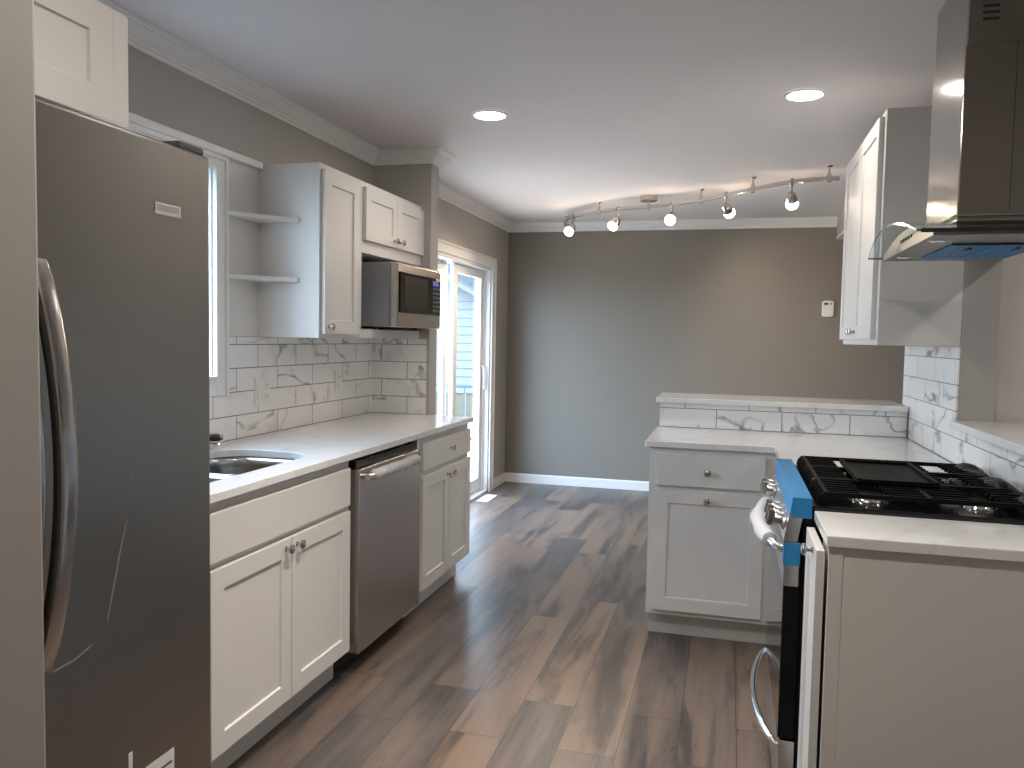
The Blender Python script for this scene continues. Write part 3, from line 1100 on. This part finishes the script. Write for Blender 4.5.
mc = thing('wall_cabinet', (-1.87, 3.93, 1.352), 'white two door wall cabinet with microwave shelf below', 'cabinet')
Y1M = 4.322
b = BM(); bx(b, XL + 0.001, UF, 3.5405, Y1M, 1.766, 2.106); obj('body', b, M_CAB, mc, 0.0012)
b = BM(); bx(b, XL + 0.009, UF, 3.5405, Y1M - 0.010, 1.353, 1.397); obj('shelf_board', b, M_CAB, mc, 0.0015)
b = BM(); bx(b, XL + 0.001, XL + 0.008, 3.541, Y1M, 1.398, 1.7655); obj('back_panel', b, M_CABIN, mc)
b = BM(); bx(b, UF - 0.019, UF, 3.5405, 3.556, 1.3975, 1.7655)
bm_ = b
obj('side_stile', bm_, M_CAB, mc, 0.001)
for (y0, y1, ky) in ((3.565, 3.941, 3.900), (3.945, 4.318, 3.980)):
    b = BM(); shaker(b, (UF + 0.0006, y0, 1.826), YU, ZU, XU, y1 - y0, 0.253, rail=0.057)
    d = obj('door', b, M_CAB, mc, 0.0012)
    obj('knob', knob_bm((UX + 0.0004, ky, 1.858), (1, 0, 0)), M_KNOB, d, smooth=True)

# microwave
MX = -1.595
mw = thing('microwave', (-1.79, 4.0, 1.398), 'stainless steel and black microwave sitting on the white cabinet shelf', 'microwave')
my0, my1, mz0, mz1 = 3.692, 4.302, 1.412, 1.732
b = BM(); bx(b, -1.985, MX - 0.042, my0, my1, mz0, mz1); obj('case', b, M_GREYM, mw, 0.004)
b = BM(); bx(b, MX - 0.0415, MX, my0, my1, mz0 - 0.002, mz1); obj('front_frame', b, M_SS_DW, mw, 0.006, seg=3)
b = BM(); bx(b, MX + 0.0003, MX + 0.006, 3.712, 4.140, 1.484, 1.688); dd = obj('door', b, M_DGLASS, mw, 0.002)
b = BM(); bx(b, MX + 0.0062, MX + 0.0070, 3.765, 4.085, 1.505, 1.668); obj('window', b, M_MWIN, dd)
b = BM(); bx(b, MX + 0.0003, MX + 0.005, 4.144, 4.290, 1.484, 1.688); cp_ = obj('control_panel', b, M_BLK, mw, 0.002)
b = BM(); bx(b, MX + 0.0052, MX + 0.006, 4.165, 4.255, 1.645, 1.672); obj('display', b, M_DISP, cp_)
M_KEY = plain('grey_key', (0.10, 0.10, 0.11), 0.4)
for r_ in range(6):
    for c_ in range(3):
        b = BM(); bx(b, MX + 0.0052, MX + 0.006, 4.168 + c_ * 0.038, 4.196 + c_ * 0.038, 1.622 - r_ * 0.024, 1.636 - r_ * 0.024)
        obj('button', b, M_KEY, cp_, 0.0004)
b = BM(); bx(b, MX + 0.0004, MX + 0.0010 + 0.0045, 4.215, 4.286, 1.6745, 1.687)
o = obj('sticker', b, M_YEL, mw); o['label'] = 'small yellow sticker'
for (x, y) in ((-1.94, 3.73), (-1.94, 4.26), (-1.735, 3.73), (-1.735, 4.26)):
    b = BM(); lathe(b, (x, y, 1.3975), (0, 0, 1), [(0.012, 0), (0.014, 0.0143)], 14); obj('foot', b, M_BLKM, mw)

# ------------------------------------------------------------------ peninsula
PYF = 3.649           # door front plane
PFF = PYF + 0.0195
pc = thing('base_cabinet', (-0.05, 3.95, 0.0), 'white peninsula base cabinet with one drawer over one door', 'cabinet')
b = BM(); bx(b, -0.330, 0.853, 3.745, 4.275, 0.0, 0.1135)
obj('toe_kick', b, M_CAB, pc)
b = BM(); bx(b, -0.336, 0.853, PFF, 4.276, 0.114, 0.885); bx(b, 0.262, 0.853, 3.078, PFF, 0.114, 0.885); bx(b, 0.33, 0.853, 3.078, 3.745, 0.0, 0.114)
obj('body', b, M_CAB, pc, 0.001)
NX, NY_ = Vector((1, 0, 0)), Vector((0, -1, 0))
b = BM(); bx(b, -0.303, 0.170, PYF, PFF - 0.0005, 0.714, 0.860)
d = obj('drawer', b, M_CAB, pc, 0.0025)
obj('knob', knob_bm((-0.077, PYF - 0.0002, 0.782), (0, -1, 0)), M_KNOB, d, smooth=True)
b = BM(); shaker(b, (-0.308, PFF - 0.0005, 0.140), NX, ZU, NY_, 0.478, 0.555, rail=0.060)
d = obj('door', b, M_CAB, pc, 0.0012)
obj('knob', knob_bm((-0.075, PYF - 0.0002, 0.657), (0, -1, 0)), M_KNOB, d, smooth=True)

b = BM(); prism(b, [(-0.357, 3.644), (0.205, 3.644), (0.205, 3.074), (XR - 0.010, 3.074), (XR - 0.010, 4.2715), (-0.357, 4.2715)], 2, ZB, ZT)
o = obj('countertop', b, M_QTZ, None, 0.003); setp(o, 'white quartz peninsula countertop below the raised bar', 'countertop')

b = BM(); bx(b, -0.344, XR - 0.001, 4.281, 4.405, 0.0, 1.0425); struct('wall_bar', b, M_WALL)
b = BM(); bx(b, -0.345, XR - 0.0100, 4.2725, 4.2805, ZT + 0.0005, 1.0425)
o = obj('tile_backsplash', b, M_TBAR); setp(o, 'narrow marble tile strip under the raised bar top', 'backsplash')
b = BM(); bx(b, -0.365, XR - 0.0105, 4.236, 4.672, 1.0435, 1.069)
o = obj('bar_top', b, M_QTZ, None, 0.003); setp(o, 'raised white quartz bar top on the peninsula back', 'countertop')

# right wall tile
b = BM()
bx(b, XR - TT, XR - 0.0005, PY1 - 0.002, 4.406, 1.0700, 1.3635)
bx(b, XR - TT, XR - 0.0005, PY1 - 0.002, 4.2350, ZT + 0.0005, 1.0700)
bx(b, XR - TT, XR - 0.0005, 1.9, PY1 - 0.002, ZT + 0.0005, 1.0515)
o = obj('tile_backsplash', b, M_TR); setp(o, 'marble subway tile backsplash on right wall behind the range', 'backsplash')
# pass-through ledge
b = BM(); bx(b, XR - 0.026, 1.55, PY0 + 0.001, PY1 - 0.003, PZ0 + 0.001, 1.081)
o = obj('pass_through_ledge', b, M_QTZ, None, 0.003); setp(o, 'white quartz ledge in the right wall opening above the range', 'ledge')

# ------------------------------------------------------------------ right wall cabinet
RX = 0.541
RF = RX + 0.0195
rc = thing('wall_cabinet', (0.7, 3.93, 1.365), 'tall two door white wall cabinet on the right past the range hood', 'cabinet')
b = BM(); bx(b, RF, XR - 0.001, 3.433, 4.420, 1.366, 2.285); obj('body', b, M_CAB, rc, 0.0012)
for (y0, y1, ky) in ((3.478, 3.940, 3.905), (3.944, 4.410, 3.980)):
    b = BM(); shaker(b, (RF - 0.0005, y1, 1.390), (0, -1, 0), ZU, (-1, 0, 0), y1 - y0, 0.876, rail=0.060)
    d = obj('door', b, M_CAB, rc, 0.0012)
    obj('knob', knob_bm((RX - 0.0002, ky, 1.424), (-1, 0, 0)), M_KNOB, d, smooth=True)

# ------------------------------------------------------------------ near right cabinet and counter
nc = thing('base_cabinet', (0.55, 2.16, 0.0), 'white base cabinet with plain end panel nearest the camera at right', 'cabinet')
b = BM(); bx(b, 0.262, XR - 0.009, 2.035, 2.298, 0.114, 0.885); bx(b, 0.31, XR - 0.009, 2.035, 2.298, 0.0, 0.114); obj('body', b, M_CAB, nc, 0.001)
b = BM(); bx(b, 0.245, 0.278, 2.024, 2.0345, 0.0, 0.885); bx(b, 0.278, XR - 0.009, 2.027, 2.0345, 0.0, 0.885); obj('end_panel', b, M_CAB, nc, 0.001)
b = BM(); shaker(b, (0.238, 2.290, 0.128), (0, -1, 0), ZU, (-1, 0, 0), 0.255, 0.742, T=0.020, rail=0.057)
d = obj('door', b, M_CAB, nc, 0.0012)
obj('knob', knob_bm((0.2178, 2.105, 0.853), (-1, 0, 0)), M_KNOB, d, smooth=True)
b = BM(); bx(b, 0.2375, XR - 0.010, 2.010, 2.300, ZB, ZT)
o = obj('countertop', b, M_QTZ, None, 0.003); setp(o, 'short white quartz countertop nearest the camera beside the gas range', 'countertop')

# ------------------------------------------------------------------ gas range
RY0, RY1 = 2.306, 3.066
rg = thing('gas_range', (0.5, 2.686, 0.0), 'stainless and black gas range with blue protective tape still on', 'stove')
b = BM(); bx(b, 0.212, 0.835, RY0, RY1, 0.03, 0.900); obj('body', b, M_BLKS, rg, 0.002)
for (x, y) in ((0.27, 2.36), (0.27, 3.01), (0.78, 2.36), (0.78, 3.01)):
    b = BM(); lathe(b, (x, y, 0.0005), (0, 0, 1), [(0.018, 0), (0.018, 0.029)], 14); obj('foot', b, M_BLKM, rg)
b = BM()
bx(b, 0.232, 0.838, RY0 - 0.002, RY1 + 0.002, 0.9005, 0.926)
cook = obj('cooktop', b, M_BLK, rg, 0.006, seg=3)
# control panel
b = BM()
prism(b, [(0.184, 0.9435), (0.230, 0.9435), (0.230, 0.9005), (0.211, 0.9000), (0.197, 0.822), (0.160, 0.822)], 1, RY0 + 0.001, RY1 - 0.001)
cpn = obj('control_panel', b, M_SS_Z, rg, 0.0015)
b = BM()
e = 0.0012
prism(b, [(0.1735, 0.8900), (0.1820, 0.9450), (0.2320, 0.9450), (0.2320, 0.8895), (0.2305, 0.8895), (0.2305, 0.9440), (0.1835, 0.9440), (0.1752, 0.8900)], 1, RY0 - 0.001, RY1 + 0.001)
bx(b, 0.1800, 0.2310, RY0 - 0.0014, RY0 + 0.0004, 0.8895, 0.9445)
bx(b, 0.1800, 0.2310, RY1 - 0.0004, RY1 + 0.0014, 0.8895, 0.9445)
o = obj('protective_film', b, M_BLUE, rg); o['label'] = 'blue film along the control panel top'
pd = Vector((-0.1215, 0, 0.024)).normalized()


def rknob(y):
    o3 = Vector((0.1715, y, 0.862)) + pd * 0.0005
    bm = BM()
    lathe(bm, o3, pd, [(0.027, 0), (0.027, 0.006), (0.022, 0.010), (0.0205, 0.030), (0.0185, 0.034), (0, 0.034)], 28)
    kn = obj('knob', bm, M_SS_Z, rg, smooth=True)
    bm = BM()
    up = Vector((0, 0, 1))
    side = Vector((0, 1, 0))
    u = side.cross(pd).normalized()
    base = o3 + pd * 0.0345
    vs = []
    for a, hb in ((0.0, 0), (1.0, 1)):
        for su in (-1, 1):
            for sv in (-1, 1):
                vs.append(bm.verts.new(base + pd * (0.016 * a) + u * su * 0.022 + side * sv * (0.0075 - 0.001 * hb)))
    for f in ((0, 1, 3, 2), (4, 6, 7, 5), (0, 4, 5, 1), (2, 3, 7, 6), (0, 2, 6, 4), (1, 5, 7, 3)):
        bm.faces.new([vs[i] for i in f])
    obj('grip', bm, M_SS_Z, kn, 0.002)


for y in (2.385, 2.465, 2.545, 2.86, 2.945):
    rknob(y)
# oven door
b = BM(); bx(b, 0.1665, 0.2105, RY0 + 0.004, RY1 - 0.004, 0.262, 0.8185)
od = obj('oven_door', b, M_BLKS, rg, 0.002)
b = BM(); bx(b, 0.1645, 0.2050, RY0 + 0.002, RY1 - 0.002, 0.696, 0.8195); obj('door_rail', b, M_SS_Z, rg, 0.002)
b = BM(); bx(b, 0.1648, 0.1663, RY0 + 0.006, RY1 - 0.006, 0.262, 0.6955); obj('door_glass', b, M_DGLASS, od)
b = BM(); bx(b, 0.1630, 0.2060, RY0 - 0.0005, RY0 + 0.0018, 0.755, 0.8185)
bx(b, 0.1626, 0.1643, RY0 - 0.0005, RY0 + 0.045, 0.755, 0.8185)
o = obj('protective_film', b, M_BLUE, rg); o['label'] = 'blue film on the oven door corner'


def bow_handle(name, z, y0, y1, bow, x_face, r, parent, mt):
    bm = BM()
    pts = [(x_face - 0.0003, y0, z)]
    for k in range(29):
        t = k / 28
        pts.append((x_face - 0.006 - bow * math.sin(PI * t) ** 0.75, y0 + (y1 - y0) * t, z))
    pts.append((x_face - 0.0003, y1, z))
    tube(bm, pts, r, 14)
    return obj(name, bm, mt, parent, smooth=True), pts


hd, hp = bow_handle('handle', 0.790, RY0 + 0.05, RY1 - 0.05, 0.050, 0.1645, 0.0115, rg, M_CHROME)
bm = BM()
sub = hp[5:-2]
dense = []
for a, c in zip(sub, sub[1:]):
    for k in range(2):
        dense.append(Vector(a).lerp(Vector(c), k / 2))
rr = [0.0205 + 0.004 * abs(math.sin(i * 0.8)) + 0.003 * math.sin(i * 0.31) for i in range(len(dense))]
tube(bm, dense, rr, 16)
obj('wrap', bm, M_WFILM, hd, smooth=True)['label'] = 'loose white foam wrap'
# storage drawer
b = BM(); bx(b, 0.1690, 0.2110, RY0 + 0.002, RY1 - 0.002, 0.045, 0.2560); sd = obj('storage_drawer', b, M_SS_Z, rg, 0.002)
bow_handle('handle', 0.233, RY0 + 0.02, RY1 - 0.02, 0.052, 0.1688, 0.0105, sd, M_CHROME)

# burners
for (x, y, r_) in ((0.40, 2.46, 0.045), (0.68, 2.46, 0.038), (0.40, 2.91, 0.042), (0.68, 2.91, 0.036), (0.54, 2.686, 0.045)):
    b = BM(); lathe(b, (x, y, 0.9262), (0, 0, 1), [(r_ * 1.25, 0), (r_ * 1.2, 0.004), (r_, 0.005), (r_ * 0.95, 0.011), (0, 0.011)], 28)
    bu = obj('burner', b, M_CHROME, rg, smooth=True)
    b = BM(); lathe(b, (x, y, 0.9373), (0, 0, 1), [(r_ * 0.85, 0), (r_ * 0.9, 0.004), (r_ * 0.7, 0.008), (0, 0.0085)], 28)
    obj('burner_cap', b, M_IRON, bu, smooth=True)


# cast iron grates: three sections
def grate(y0, y1):
    bm = BM()
    x0, x1 = 0.256, 0.806
    z1, z0 = 0.963, 0.950
    hw = 0.0055
    # perimeter
    for y in (y0 + hw, y1 - hw):
        prism(bm, [(x0, 0.9267), (x0 + 0.012, 0.9267), (x0 + 0.020, z0), (x1 - 0.020, z0), (x1 - 0.012, 0.9267), (x1, 0.9267), (x1, z1 - 0.006), (x1 - 0.008, z1), (x0 + 0.008, z1), (x0, z1 - 0.006)], 1, y - hw, y + hw)
    for x in (x0 + 0.008, x1 - 0.019, (x0 + x1) / 2 - 0.0055):
        bx(bm, x, x + 0.011, y0 + 2 * hw, y1 - 2 * hw, z0, z1 - 0.0005)
    nb = 6
    for k in range(1, nb):
        y = y0 + (y1 - y0) * k / nb
        for (xa, xb) in ((x0, x0 + 0.105), (x0 + 0.17, x1 - 0.17), (x1 - 0.105, x1)):
            prism(bm, [(xa, z0), (xb, z0 + 0.003), (xb, z1 - 0.001), (xa + 0.004, z1)], 1, y - 0.004, y + 0.004)
    # rounded front fingers
    for k in range(0, nb + 1):
        y = y0 + 0.006 + (y1 - y0 - 0.012) * k / nb
        prism(bm, [(x0 - 0.010, 0.930), (x0 + 0.004, 0.930), (x0 + 0.008, z0), (x0 + 0.02, z1 - 0.0005), (x0 + 0.006, z1 - 0.001), (x0 - 0.006, 0.950)], 1, y - 0.0035, y + 0.0035)
    return bm


gw = (RY1 - RY0 - 0.03) / 3
for k in range(3):
    y0 = RY0 + 0.015 + gw * k
    obj('grate', grate(y0 + 0.001, y0 + gw - 0.001), M_IRON, rg, 0.0012)
# griddle plate
b = BM()
gx0, gx1, gy0, gy1 = 0.372, 0.592, 2.50, 2.90
bx(b, gx0, gx1, gy0, gy1, 0.9640, 0.9700)
bx(b, gx0, gx0 + 0.012, gy0, gy1, 0.9700, 0.9790); bx(b, gx1 - 0.012, gx1, gy0, gy1, 0.9700, 0.9790)
bx(b, gx0 + 0.012, gx1 - 0.012, gy0, gy0 + 0.010, 0.9700, 0.9770); bx(b, gx0 + 0.012, gx1 - 0.012, gy1 - 0.010, gy1, 0.9700, 0.9790)
obj('griddle', b, M_IRON, rg, 0.003)
# rear vent trim still wrapped in dark plastic
bm = BM()
N1, N2 = 46, 9
grid = []
for i in range(N1):
    y = RY0 + 0.01 + (RY1 - RY0 - 0.02) * i / (N1 - 1)
    row = []
    for j in range(N2):
        a = PI * j / (N2 - 1)
        rx = 0.040
        rz = 0.026 + 0.004 * math.sin(i * 0.9 + j) + 0.009 * math.sin(i * 0.33 + 1)
        row.append(bm.verts.new((0.785 - rx * math.cos(a) + 0.003 * math.sin(i * 0.7 + j * 2), y, 0.928 + 0.012 + rz * math.sin(a))))
    grid.append(row)
for i in range(N1 - 1):
    for j in range(N2 - 1):
        bm.faces.new((grid[i][j], grid[i + 1][j], grid[i + 1][j + 1], grid[i][j + 1]))
    bm.faces.new((grid[i][0], grid[i][N2 - 1], grid[i + 1][N2 - 1], grid[i + 1][0]))
bm.faces.new(grid[0]); bm.faces.new(grid[-1])
o = obj('rear_vent_wrap', bm, plain('crinkled_dark_plastic', (0.004, 0.004, 0.004), 0.35, spec=0.2), rg); o['label'] = 'crinkled dark plastic over the rear vent'

# ------------------------------------------------------------------ range hood
HYC = 2.69
hood = thing('range_hood', (0.66, HYC, 1.66), 'stainless chimney range hood with curved glass canopy over the stove', 'range hood')


def arch(y, rise=0.057):
    return 1.666 + rise * max(0.0, 1 - ((y - HYC) / 0.38) ** 2)


bm = BM()
ny = 36
xs0, xs1 = 0.460, 0.850
top, bot = [], []
for i in range(ny + 1):
    y = HYC - 0.38 + 0.76 * i / ny
    z = arch(y)
    bow = 0.012 * (1 - ((y - HYC) / 0.38) ** 2)
    top.append((bm.verts.new((xs0 - bow, y, z + 0.006)), bm.verts.new((xs1, y, z + 0.006))))
    bot.append((bm.verts.new((xs0 - bow, y, z)), bm.verts.new((xs1, y, z))))
for i in range(ny):
    bm.faces.new((top[i][0], top[i + 1][0], top[i + 1][1], top[i][1]))
    bm.faces.new((bot[i][0], bot[i][1], bot[i + 1][1], bot[i + 1][0]))
    bm.faces.new((top[i][0], bot[i][0], bot[i + 1][0], top[i + 1][0]))
    bm.faces.new((top[i][1], top[i + 1][1], bot[i + 1][1], bot[i][1]))
for i in (0, ny):
    bm.faces.new((top[i][0], top[i][1], bot[i][1], bot[i][0]))
hg = obj('glass_canopy', bm, M_HGLASS, hood, smooth=True)
hg.data.materials.append(M_HEDGE)
for p in hg.data.polygons:
    if abs(p.normal.z) < 0.5:
        p.material_index = 1
# steel body under the glass
bm = BM()
pts = [(HYC - 0.355, 1.658)]
for i in range(25):
    y = HYC - 0.355 + 0.71 * i / 24
    pts.append((y, max(1.662, arch(y) - 0.004)))
pts.append((HYC + 0.355, 1.658))
prism(bm, pts, 0, 0.505, 0.848)
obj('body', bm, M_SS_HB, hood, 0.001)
b = BM(); bx(b, 0.470, 0.850, HYC - 0.384, HYC - 0.3805, 1.6625, 1.6735); obj('edge_seal', b, M_BLKM, hood, 0.001)
M_HBTN = plain('dark_button', (0.03, 0.03, 0.03), 0.3)
for k in range(5):
    b = BM(); lathe(b, (0.5048, 2.60 + k * 0.036, 1.690), (-1, 0, 0), [(0.0055, 0), (0.0055, 0.0015), (0.004, 0.003), (0, 0.003)], 14)
    obj('button', b, M_HBTN, hood, smooth=True)
for (x0, x1) in ((0.598, 0.716), (0.721, 0.839)):
    y0, y1 = 2.53, 2.905
    bm = BM()
    bx(bm, x0, x1, y0, y1, 1.6535, 1.6578)
    ft = obj('grease_filter', bm, M_BLKM, hood)
    bm = BM()
    for (p0, p1, q0, q1) in ((x0, x0 + 0.008, y0, y1), (x1 - 0.008, x1, y0, y1), (x0 + 0.008, x1 - 0.008, y0, y0 + 0.018), (x0 + 0.008, x1 - 0.008, y1 - 0.018, y1)):
        bx(bm, p0, p1, q0, q1, 1.6515, 1.6534)
    for i in range(4):
        x = x0 + 0.013 + i * 0.0250
        prism(bm, [(x, 1.6534), (x + 0.014, 1.6534), (x + 0.011, 1.6505), (x + 0.003, 1.6505)], 1, y0 + 0.018, y1 - 0.018)
    obj('protective_film', bm, M_BLUE, ft)['label'] = 'blue film on filter'
    bm = BM(); bx(bm, (x0 + x1) / 2 - 0.004, (x0 + x1) / 2 + 0.004, y0 + 0.05, y0 + 0.10, 1.6465, 1.6504); obj('pull_tab', bm, M_BLKM, ft)
for y in (2.385, 2.985):
    b = BM(); lathe(b, (0.545, y - (0.08 if y > 2.7 else -0.08), 1.6578), (0, 0, -1), [(0.024, 0), (0.024, 0.002), (0.018, 0.003), (0.016, 0.0015), (0, 0.0015)], 24)
    obj('lamp', b, M_CHROME, hood, smooth=True)
# chimney: two telescoping covers
CX0, CY0, CY1 = 0.600, 2.505, 2.873
b = BM(); bx(b, CX0, 0.848, CY0, CY1, arch(CY0) + 0.0065, 2.200)
lo = obj('chimney_cover', b, M_SS_H, hood, 0.002)
b = BM(); bx(b, CX0 + 0.004, 0.846, CY0 - 0.0012, CY0 - 0.0002, arch(CY0) + 0.010, 2.197); obj('dark_reflection_skin', b, M_SS_HREFL, lo)['label'] = 'chimney side with dark reflection painted in'  # thin plate that carries the painted dark reflection
b = BM(); bx(b, CX0 + 0.004, 0.846, CY0 + 0.004, CY1 - 0.004, 2.200, ZC - 0.001)
up_ = obj('chimney_top', b, M_SS_H, hood, 0.001)
b = BM(); bx(b, CX0 + 0.008, 0.845, CY0 + 0.0029, CY0 + 0.0038, 2.201, ZC - 0.002); obj('dark_reflection_skin', b, M_SS_HREFL, up_)['label'] = 'chimney side with dark reflection painted in'
b = BM(); bx(b, CX0 - 0.012, 0.848, CY0 - 0.012, CY1 + 0.012, arch(HYC) + 0.0062, arch(HYC) + 0.0105); obj('collar', b, M_SS_H, hood, 0.001)
bm = BM()
for k in range(6):
    z = 2.262 + k * 0.0175
    bx(bm, 0.640, 0.681, CY0 + 0.0020, CY0 + 0.0045, z, z + 0.0075)
obj('vent_slots', bm, M_BLKM, up_)
bm = BM(); bx(bm, 0.728, 0.7295, CY0 - 0.0020, CY0 - 0.0011, arch(HYC) + 0.02, 2.198); obj('seam', bm, M_BLKM, lo)

# ------------------------------------------------------------------ remote on the back wall
th = thing('wall_thermostat', (0.79, YB, 1.59), 'small white wall control with tiny dark screen on taupe wall', 'thermostat')
b = BM()
ol = rrect(0.744, 0.836, 1.594, 1.728, 0.018)
prism(b, ol, 1, YB - 0.022, YB - 0.0008)
obj('case', b, M_PLAS, th, 0.003)
b = BM(); bx(b, 0.758, 0.792, YB - 0.0232, YB - 0.0222, 1.692, 1.712); obj('screen', b, M_INK, th)
b = BM(); bx(b, 0.804, 0.825, YB - 0.0240, YB - 0.0222, 1.698, 1.706); bx(b, 0.811, 0.818, YB - 0.0240, YB - 0.0222, 1.691, 1.713); obj('button', b, plain('grey_button', (0.3, 0.28, 0.26), 0.5), th)
b = BM(); bx(b, 0.762, 0.818, YB - 0.0232, YB - 0.0222, 1.606, 1.680); obj('cover', b, M_PLAS, th, 0.003)

# ------------------------------------------------------------------ ceiling lights
for (x, y, lab) in ((-1.138, 3.711, 'round recessed ceiling light left, nearer the wall cabinets'), (0.273, 3.675, 'round recessed ceiling light right, nearer the range hood'),
                    (-0.35, 1.05, 'round recessed ceiling light above the walkway near the refrigerator'),
                    (-0.62, 2.25, 'added unseen ceiling light above the walkway near the dishwasher'),  # unseen lamp, added to brighten the left base cabinets
                    (1.75, 1.9, 'added unseen ceiling light beyond the right wall opening')):  # unseen lamp, added to warm the wall past the opening
    t = thing('recessed_light', (x, y, ZC), lab, 'ceiling light', 'round recessed ceiling lights')  # the last two of these are added, unseen lamps
    b = BM(); lathe(b, (x, y, ZC - 0.0005), (0, 0, -1), [(0.088, 0), (0.088, 0.003), (0.080, 0.006), (0.074, 0.006), (0.070, 0.002)], 48, cap=False)
    obj('trim_ring', b, M_TRIM, t, smooth=True)
    b = BM(); lathe(b, (x, y, ZC - 0.0010), (0, 0, -1), [(0.0695, 0), (0.0695, 0.003), (0.05, 0.0045), (0, 0.005)], 48)
    obj('lens', b, M_LED, t, smooth=True)
    gl_ = area('recessed_glow', (x, y, ZC - 0.012), (0, 0, 0), 0.13, 0.13, 2.0 if y > 3 else (11.0 if x > 1 else (8.5 if y > 2 else 13.0)), (1.0, 0.92, 0.83), shape='DISK')
    if 2 < y < 3:
        gl_.data.spread = math.radians(76)   # narrow spread keeps this added lamp off the peninsula front

# unseen flush lamp, added behind the camera for warm fill light
t = thing('added_flush_lamp', (0.1, -1.1, ZC), 'added round flush glass lamp, unseen behind the camera', 'ceiling light')
b = BM(); lathe(b, (0.1, -1.1, ZC - 0.0005), (0, 0, -1), [(0.17, 0), (0.17, 0.02), (0.15, 0.022)], 40); obj('base', b, M_NICK, t, smooth=True)
b = BM(); lathe(b, (0.1, -1.1, ZC - 0.0230), (0, 0, -1), [(0.155, 0), (0.15, 0.03), (0.12, 0.055), (0.06, 0.072), (0, 0.076)], 40); obj('shade', b, emit('added_lamp_opal_glass', (1.0, 0.84, 0.68), 14.0), t, smooth=True)

ZRL = 2.350
tl = thing('track_light', (-0.6, 6.0, ZRL), 'wavy brushed nickel track light with five glowing glass heads', 'ceiling light')
rail_pts = [(-1.335, 6.78), (-1.365, 6.86), (-1.395, 6.90), (-1.405, 6.86), (-1.385, 6.72), (-1.33, 6.55), (-1.252, 6.407), (-1.13, 6.29), (-1.009, 6.20), (-0.847, 6.089), (-0.615, 6.008), (-0.437, 5.940), (-0.227, 5.795), (-0.058, 5.618),
            (0.11, 5.430), (0.20, 5.335), (0.333, 5.225), (0.44, 5.175), (0.538, 5.157), (0.596, 5.153)]


def catmull(pts, n=6):
    out = []
    q = [pts[0]] + pts + [pts[-1]]
    for i in range(1, len(q) - 2):
        for k in range(n):
            t = k / n
            out.append(tuple(0.5 * (2 * q[i][d] + (q[i + 1][d] - q[i - 1][d]) * t + (2 * q[i - 1][d] - 5 * q[i][d] + 4 * q[i + 1][d] - q[i + 2][d]) * t * t
                                    + (3 * q[i][d] - q[i - 1][d] - 3 * q[i + 1][d] + q[i + 2][d]) * t ** 3) for d in (0, 1)))
    out.append(tuple(pts[-1]))
    return out


b = BM(); tube(b, [(p[0], p[1], ZRL) for p in catmull(rail_pts)], 0, 8, ((0, 0, 1), 0.0125, 0.005)); obj('rail', b, M_NICK, tl, smooth=True)
b = BM(); lathe(b, (-0.612, 6.0, ZC - 0.0005), (0, 0, -1), [(0.062, 0), (0.063, 0.003), (0.063, 0.034), (0.055, 0.040), (0, 0.040)], 32); obj('canopy', b, M_NICK, tl, smooth=True)
b = BM(); lathe(b, (-0.612, 6.0, ZC - 0.0405), (0, 0, -1), [(0.008, 0), (0.008, 0.018), (0.012, 0.022), (0.012, 0.055), (0, 0.055)], 16); obj('feed_stem', b, M_NICK, tl, smooth=True)
for (x, y) in ((-1.394, 6.862), (-1.009, 6.20), (-0.227, 5.795), (0.11, 5.43), (0.538, 5.157)):
    b = BM(); lathe(b, (x, y, ZC - 0.0005), (0, 0, -1), [(0.022, 0), (0.020, 0.003), (0.008, 0.009), (0.006, 0.03), (0.010, 0.045), (0.014, 0.055), (0.014, 0.095), (0, 0.096)], 16)
    obj('standoff', b, M_NICK, tl, smooth=True)
heads = [((-1.252, 6.407), (-0.40, -0.55, -0.75)), ((-0.847, 6.089), (-0.55, -0.20, -0.80)), ((-0.437, 5.940), (-0.10, -0.75, -0.66)),
         ((-0.058, 5.618), (0.42, 0.72, -0.55)), ((0.333, 5.225), (0.12, 0.55, -0.83))]
for (x, y), d in heads:
    d = Vector(d).normalized()
    b = BM()
    lathe(b, (x, y, ZRL + 0.022), (0, 0, -1), [(0.008, 0), (0.0125, 0.003), (0.0125, 0.038), (0.007, 0.045), (0.006, 0.095), (0, 0.096)], 16)
    hd = obj('spot_head', b, M_NICK, tl, smooth=True)
    pv = Vector((x, y, ZRL - 0.078))
    b = BM(); lathe(b, pv - d * 0.020, d, [(0, 0), (0.016, 0.003), (0.026, 0.016), (0.034, 0.042), (0.0345, 0.066), (0, 0.066)], 24); obj('socket', b, M_NICK, hd, smooth=True)
    b = BM(); lathe(b, pv + d * 0.0465, d, [(0.0325, 0), (0.036, 0.008), (0.036, 0.022), (0.032, 0.034), (0.022, 0.042), (0, 0.044)], 24); obj('shade', b, M_LAMP, hd, smooth=True)
    sl = bpy.data.lights.new('spot_beam', 'SPOT')
    sl.energy = 33.0
    sl.color = (1.0, 0.80, 0.58)
    sl.spot_size = math.radians(105)
    sl.spot_blend = 0.9
    sl.shadow_soft_size = 0.03
    so = bpy.data.objects.new('spot_beam', sl)
    COL.objects.link(so)
    so.location = pv + d * 0.105
    so.rotation_euler = d.to_track_quat('-Z', 'Y').to_euler()

# repeats of a kind share a group
for o in COL.objects:
    kind_ = o.name.split('.')[0]
    if o.parent is None and o.get('label') and not o.get('group'):
        g_ = {'wall_cabinet': 'white wall cabinets', 'base_cabinet': 'white base cabinets', 'countertop': 'white quartz countertops',
              'tile_backsplash': 'marble tile backsplashes', 'outlet_plate': 'outlet plates on the tile wall'}.get(kind_)
        if g_:
            o['group'] = g_
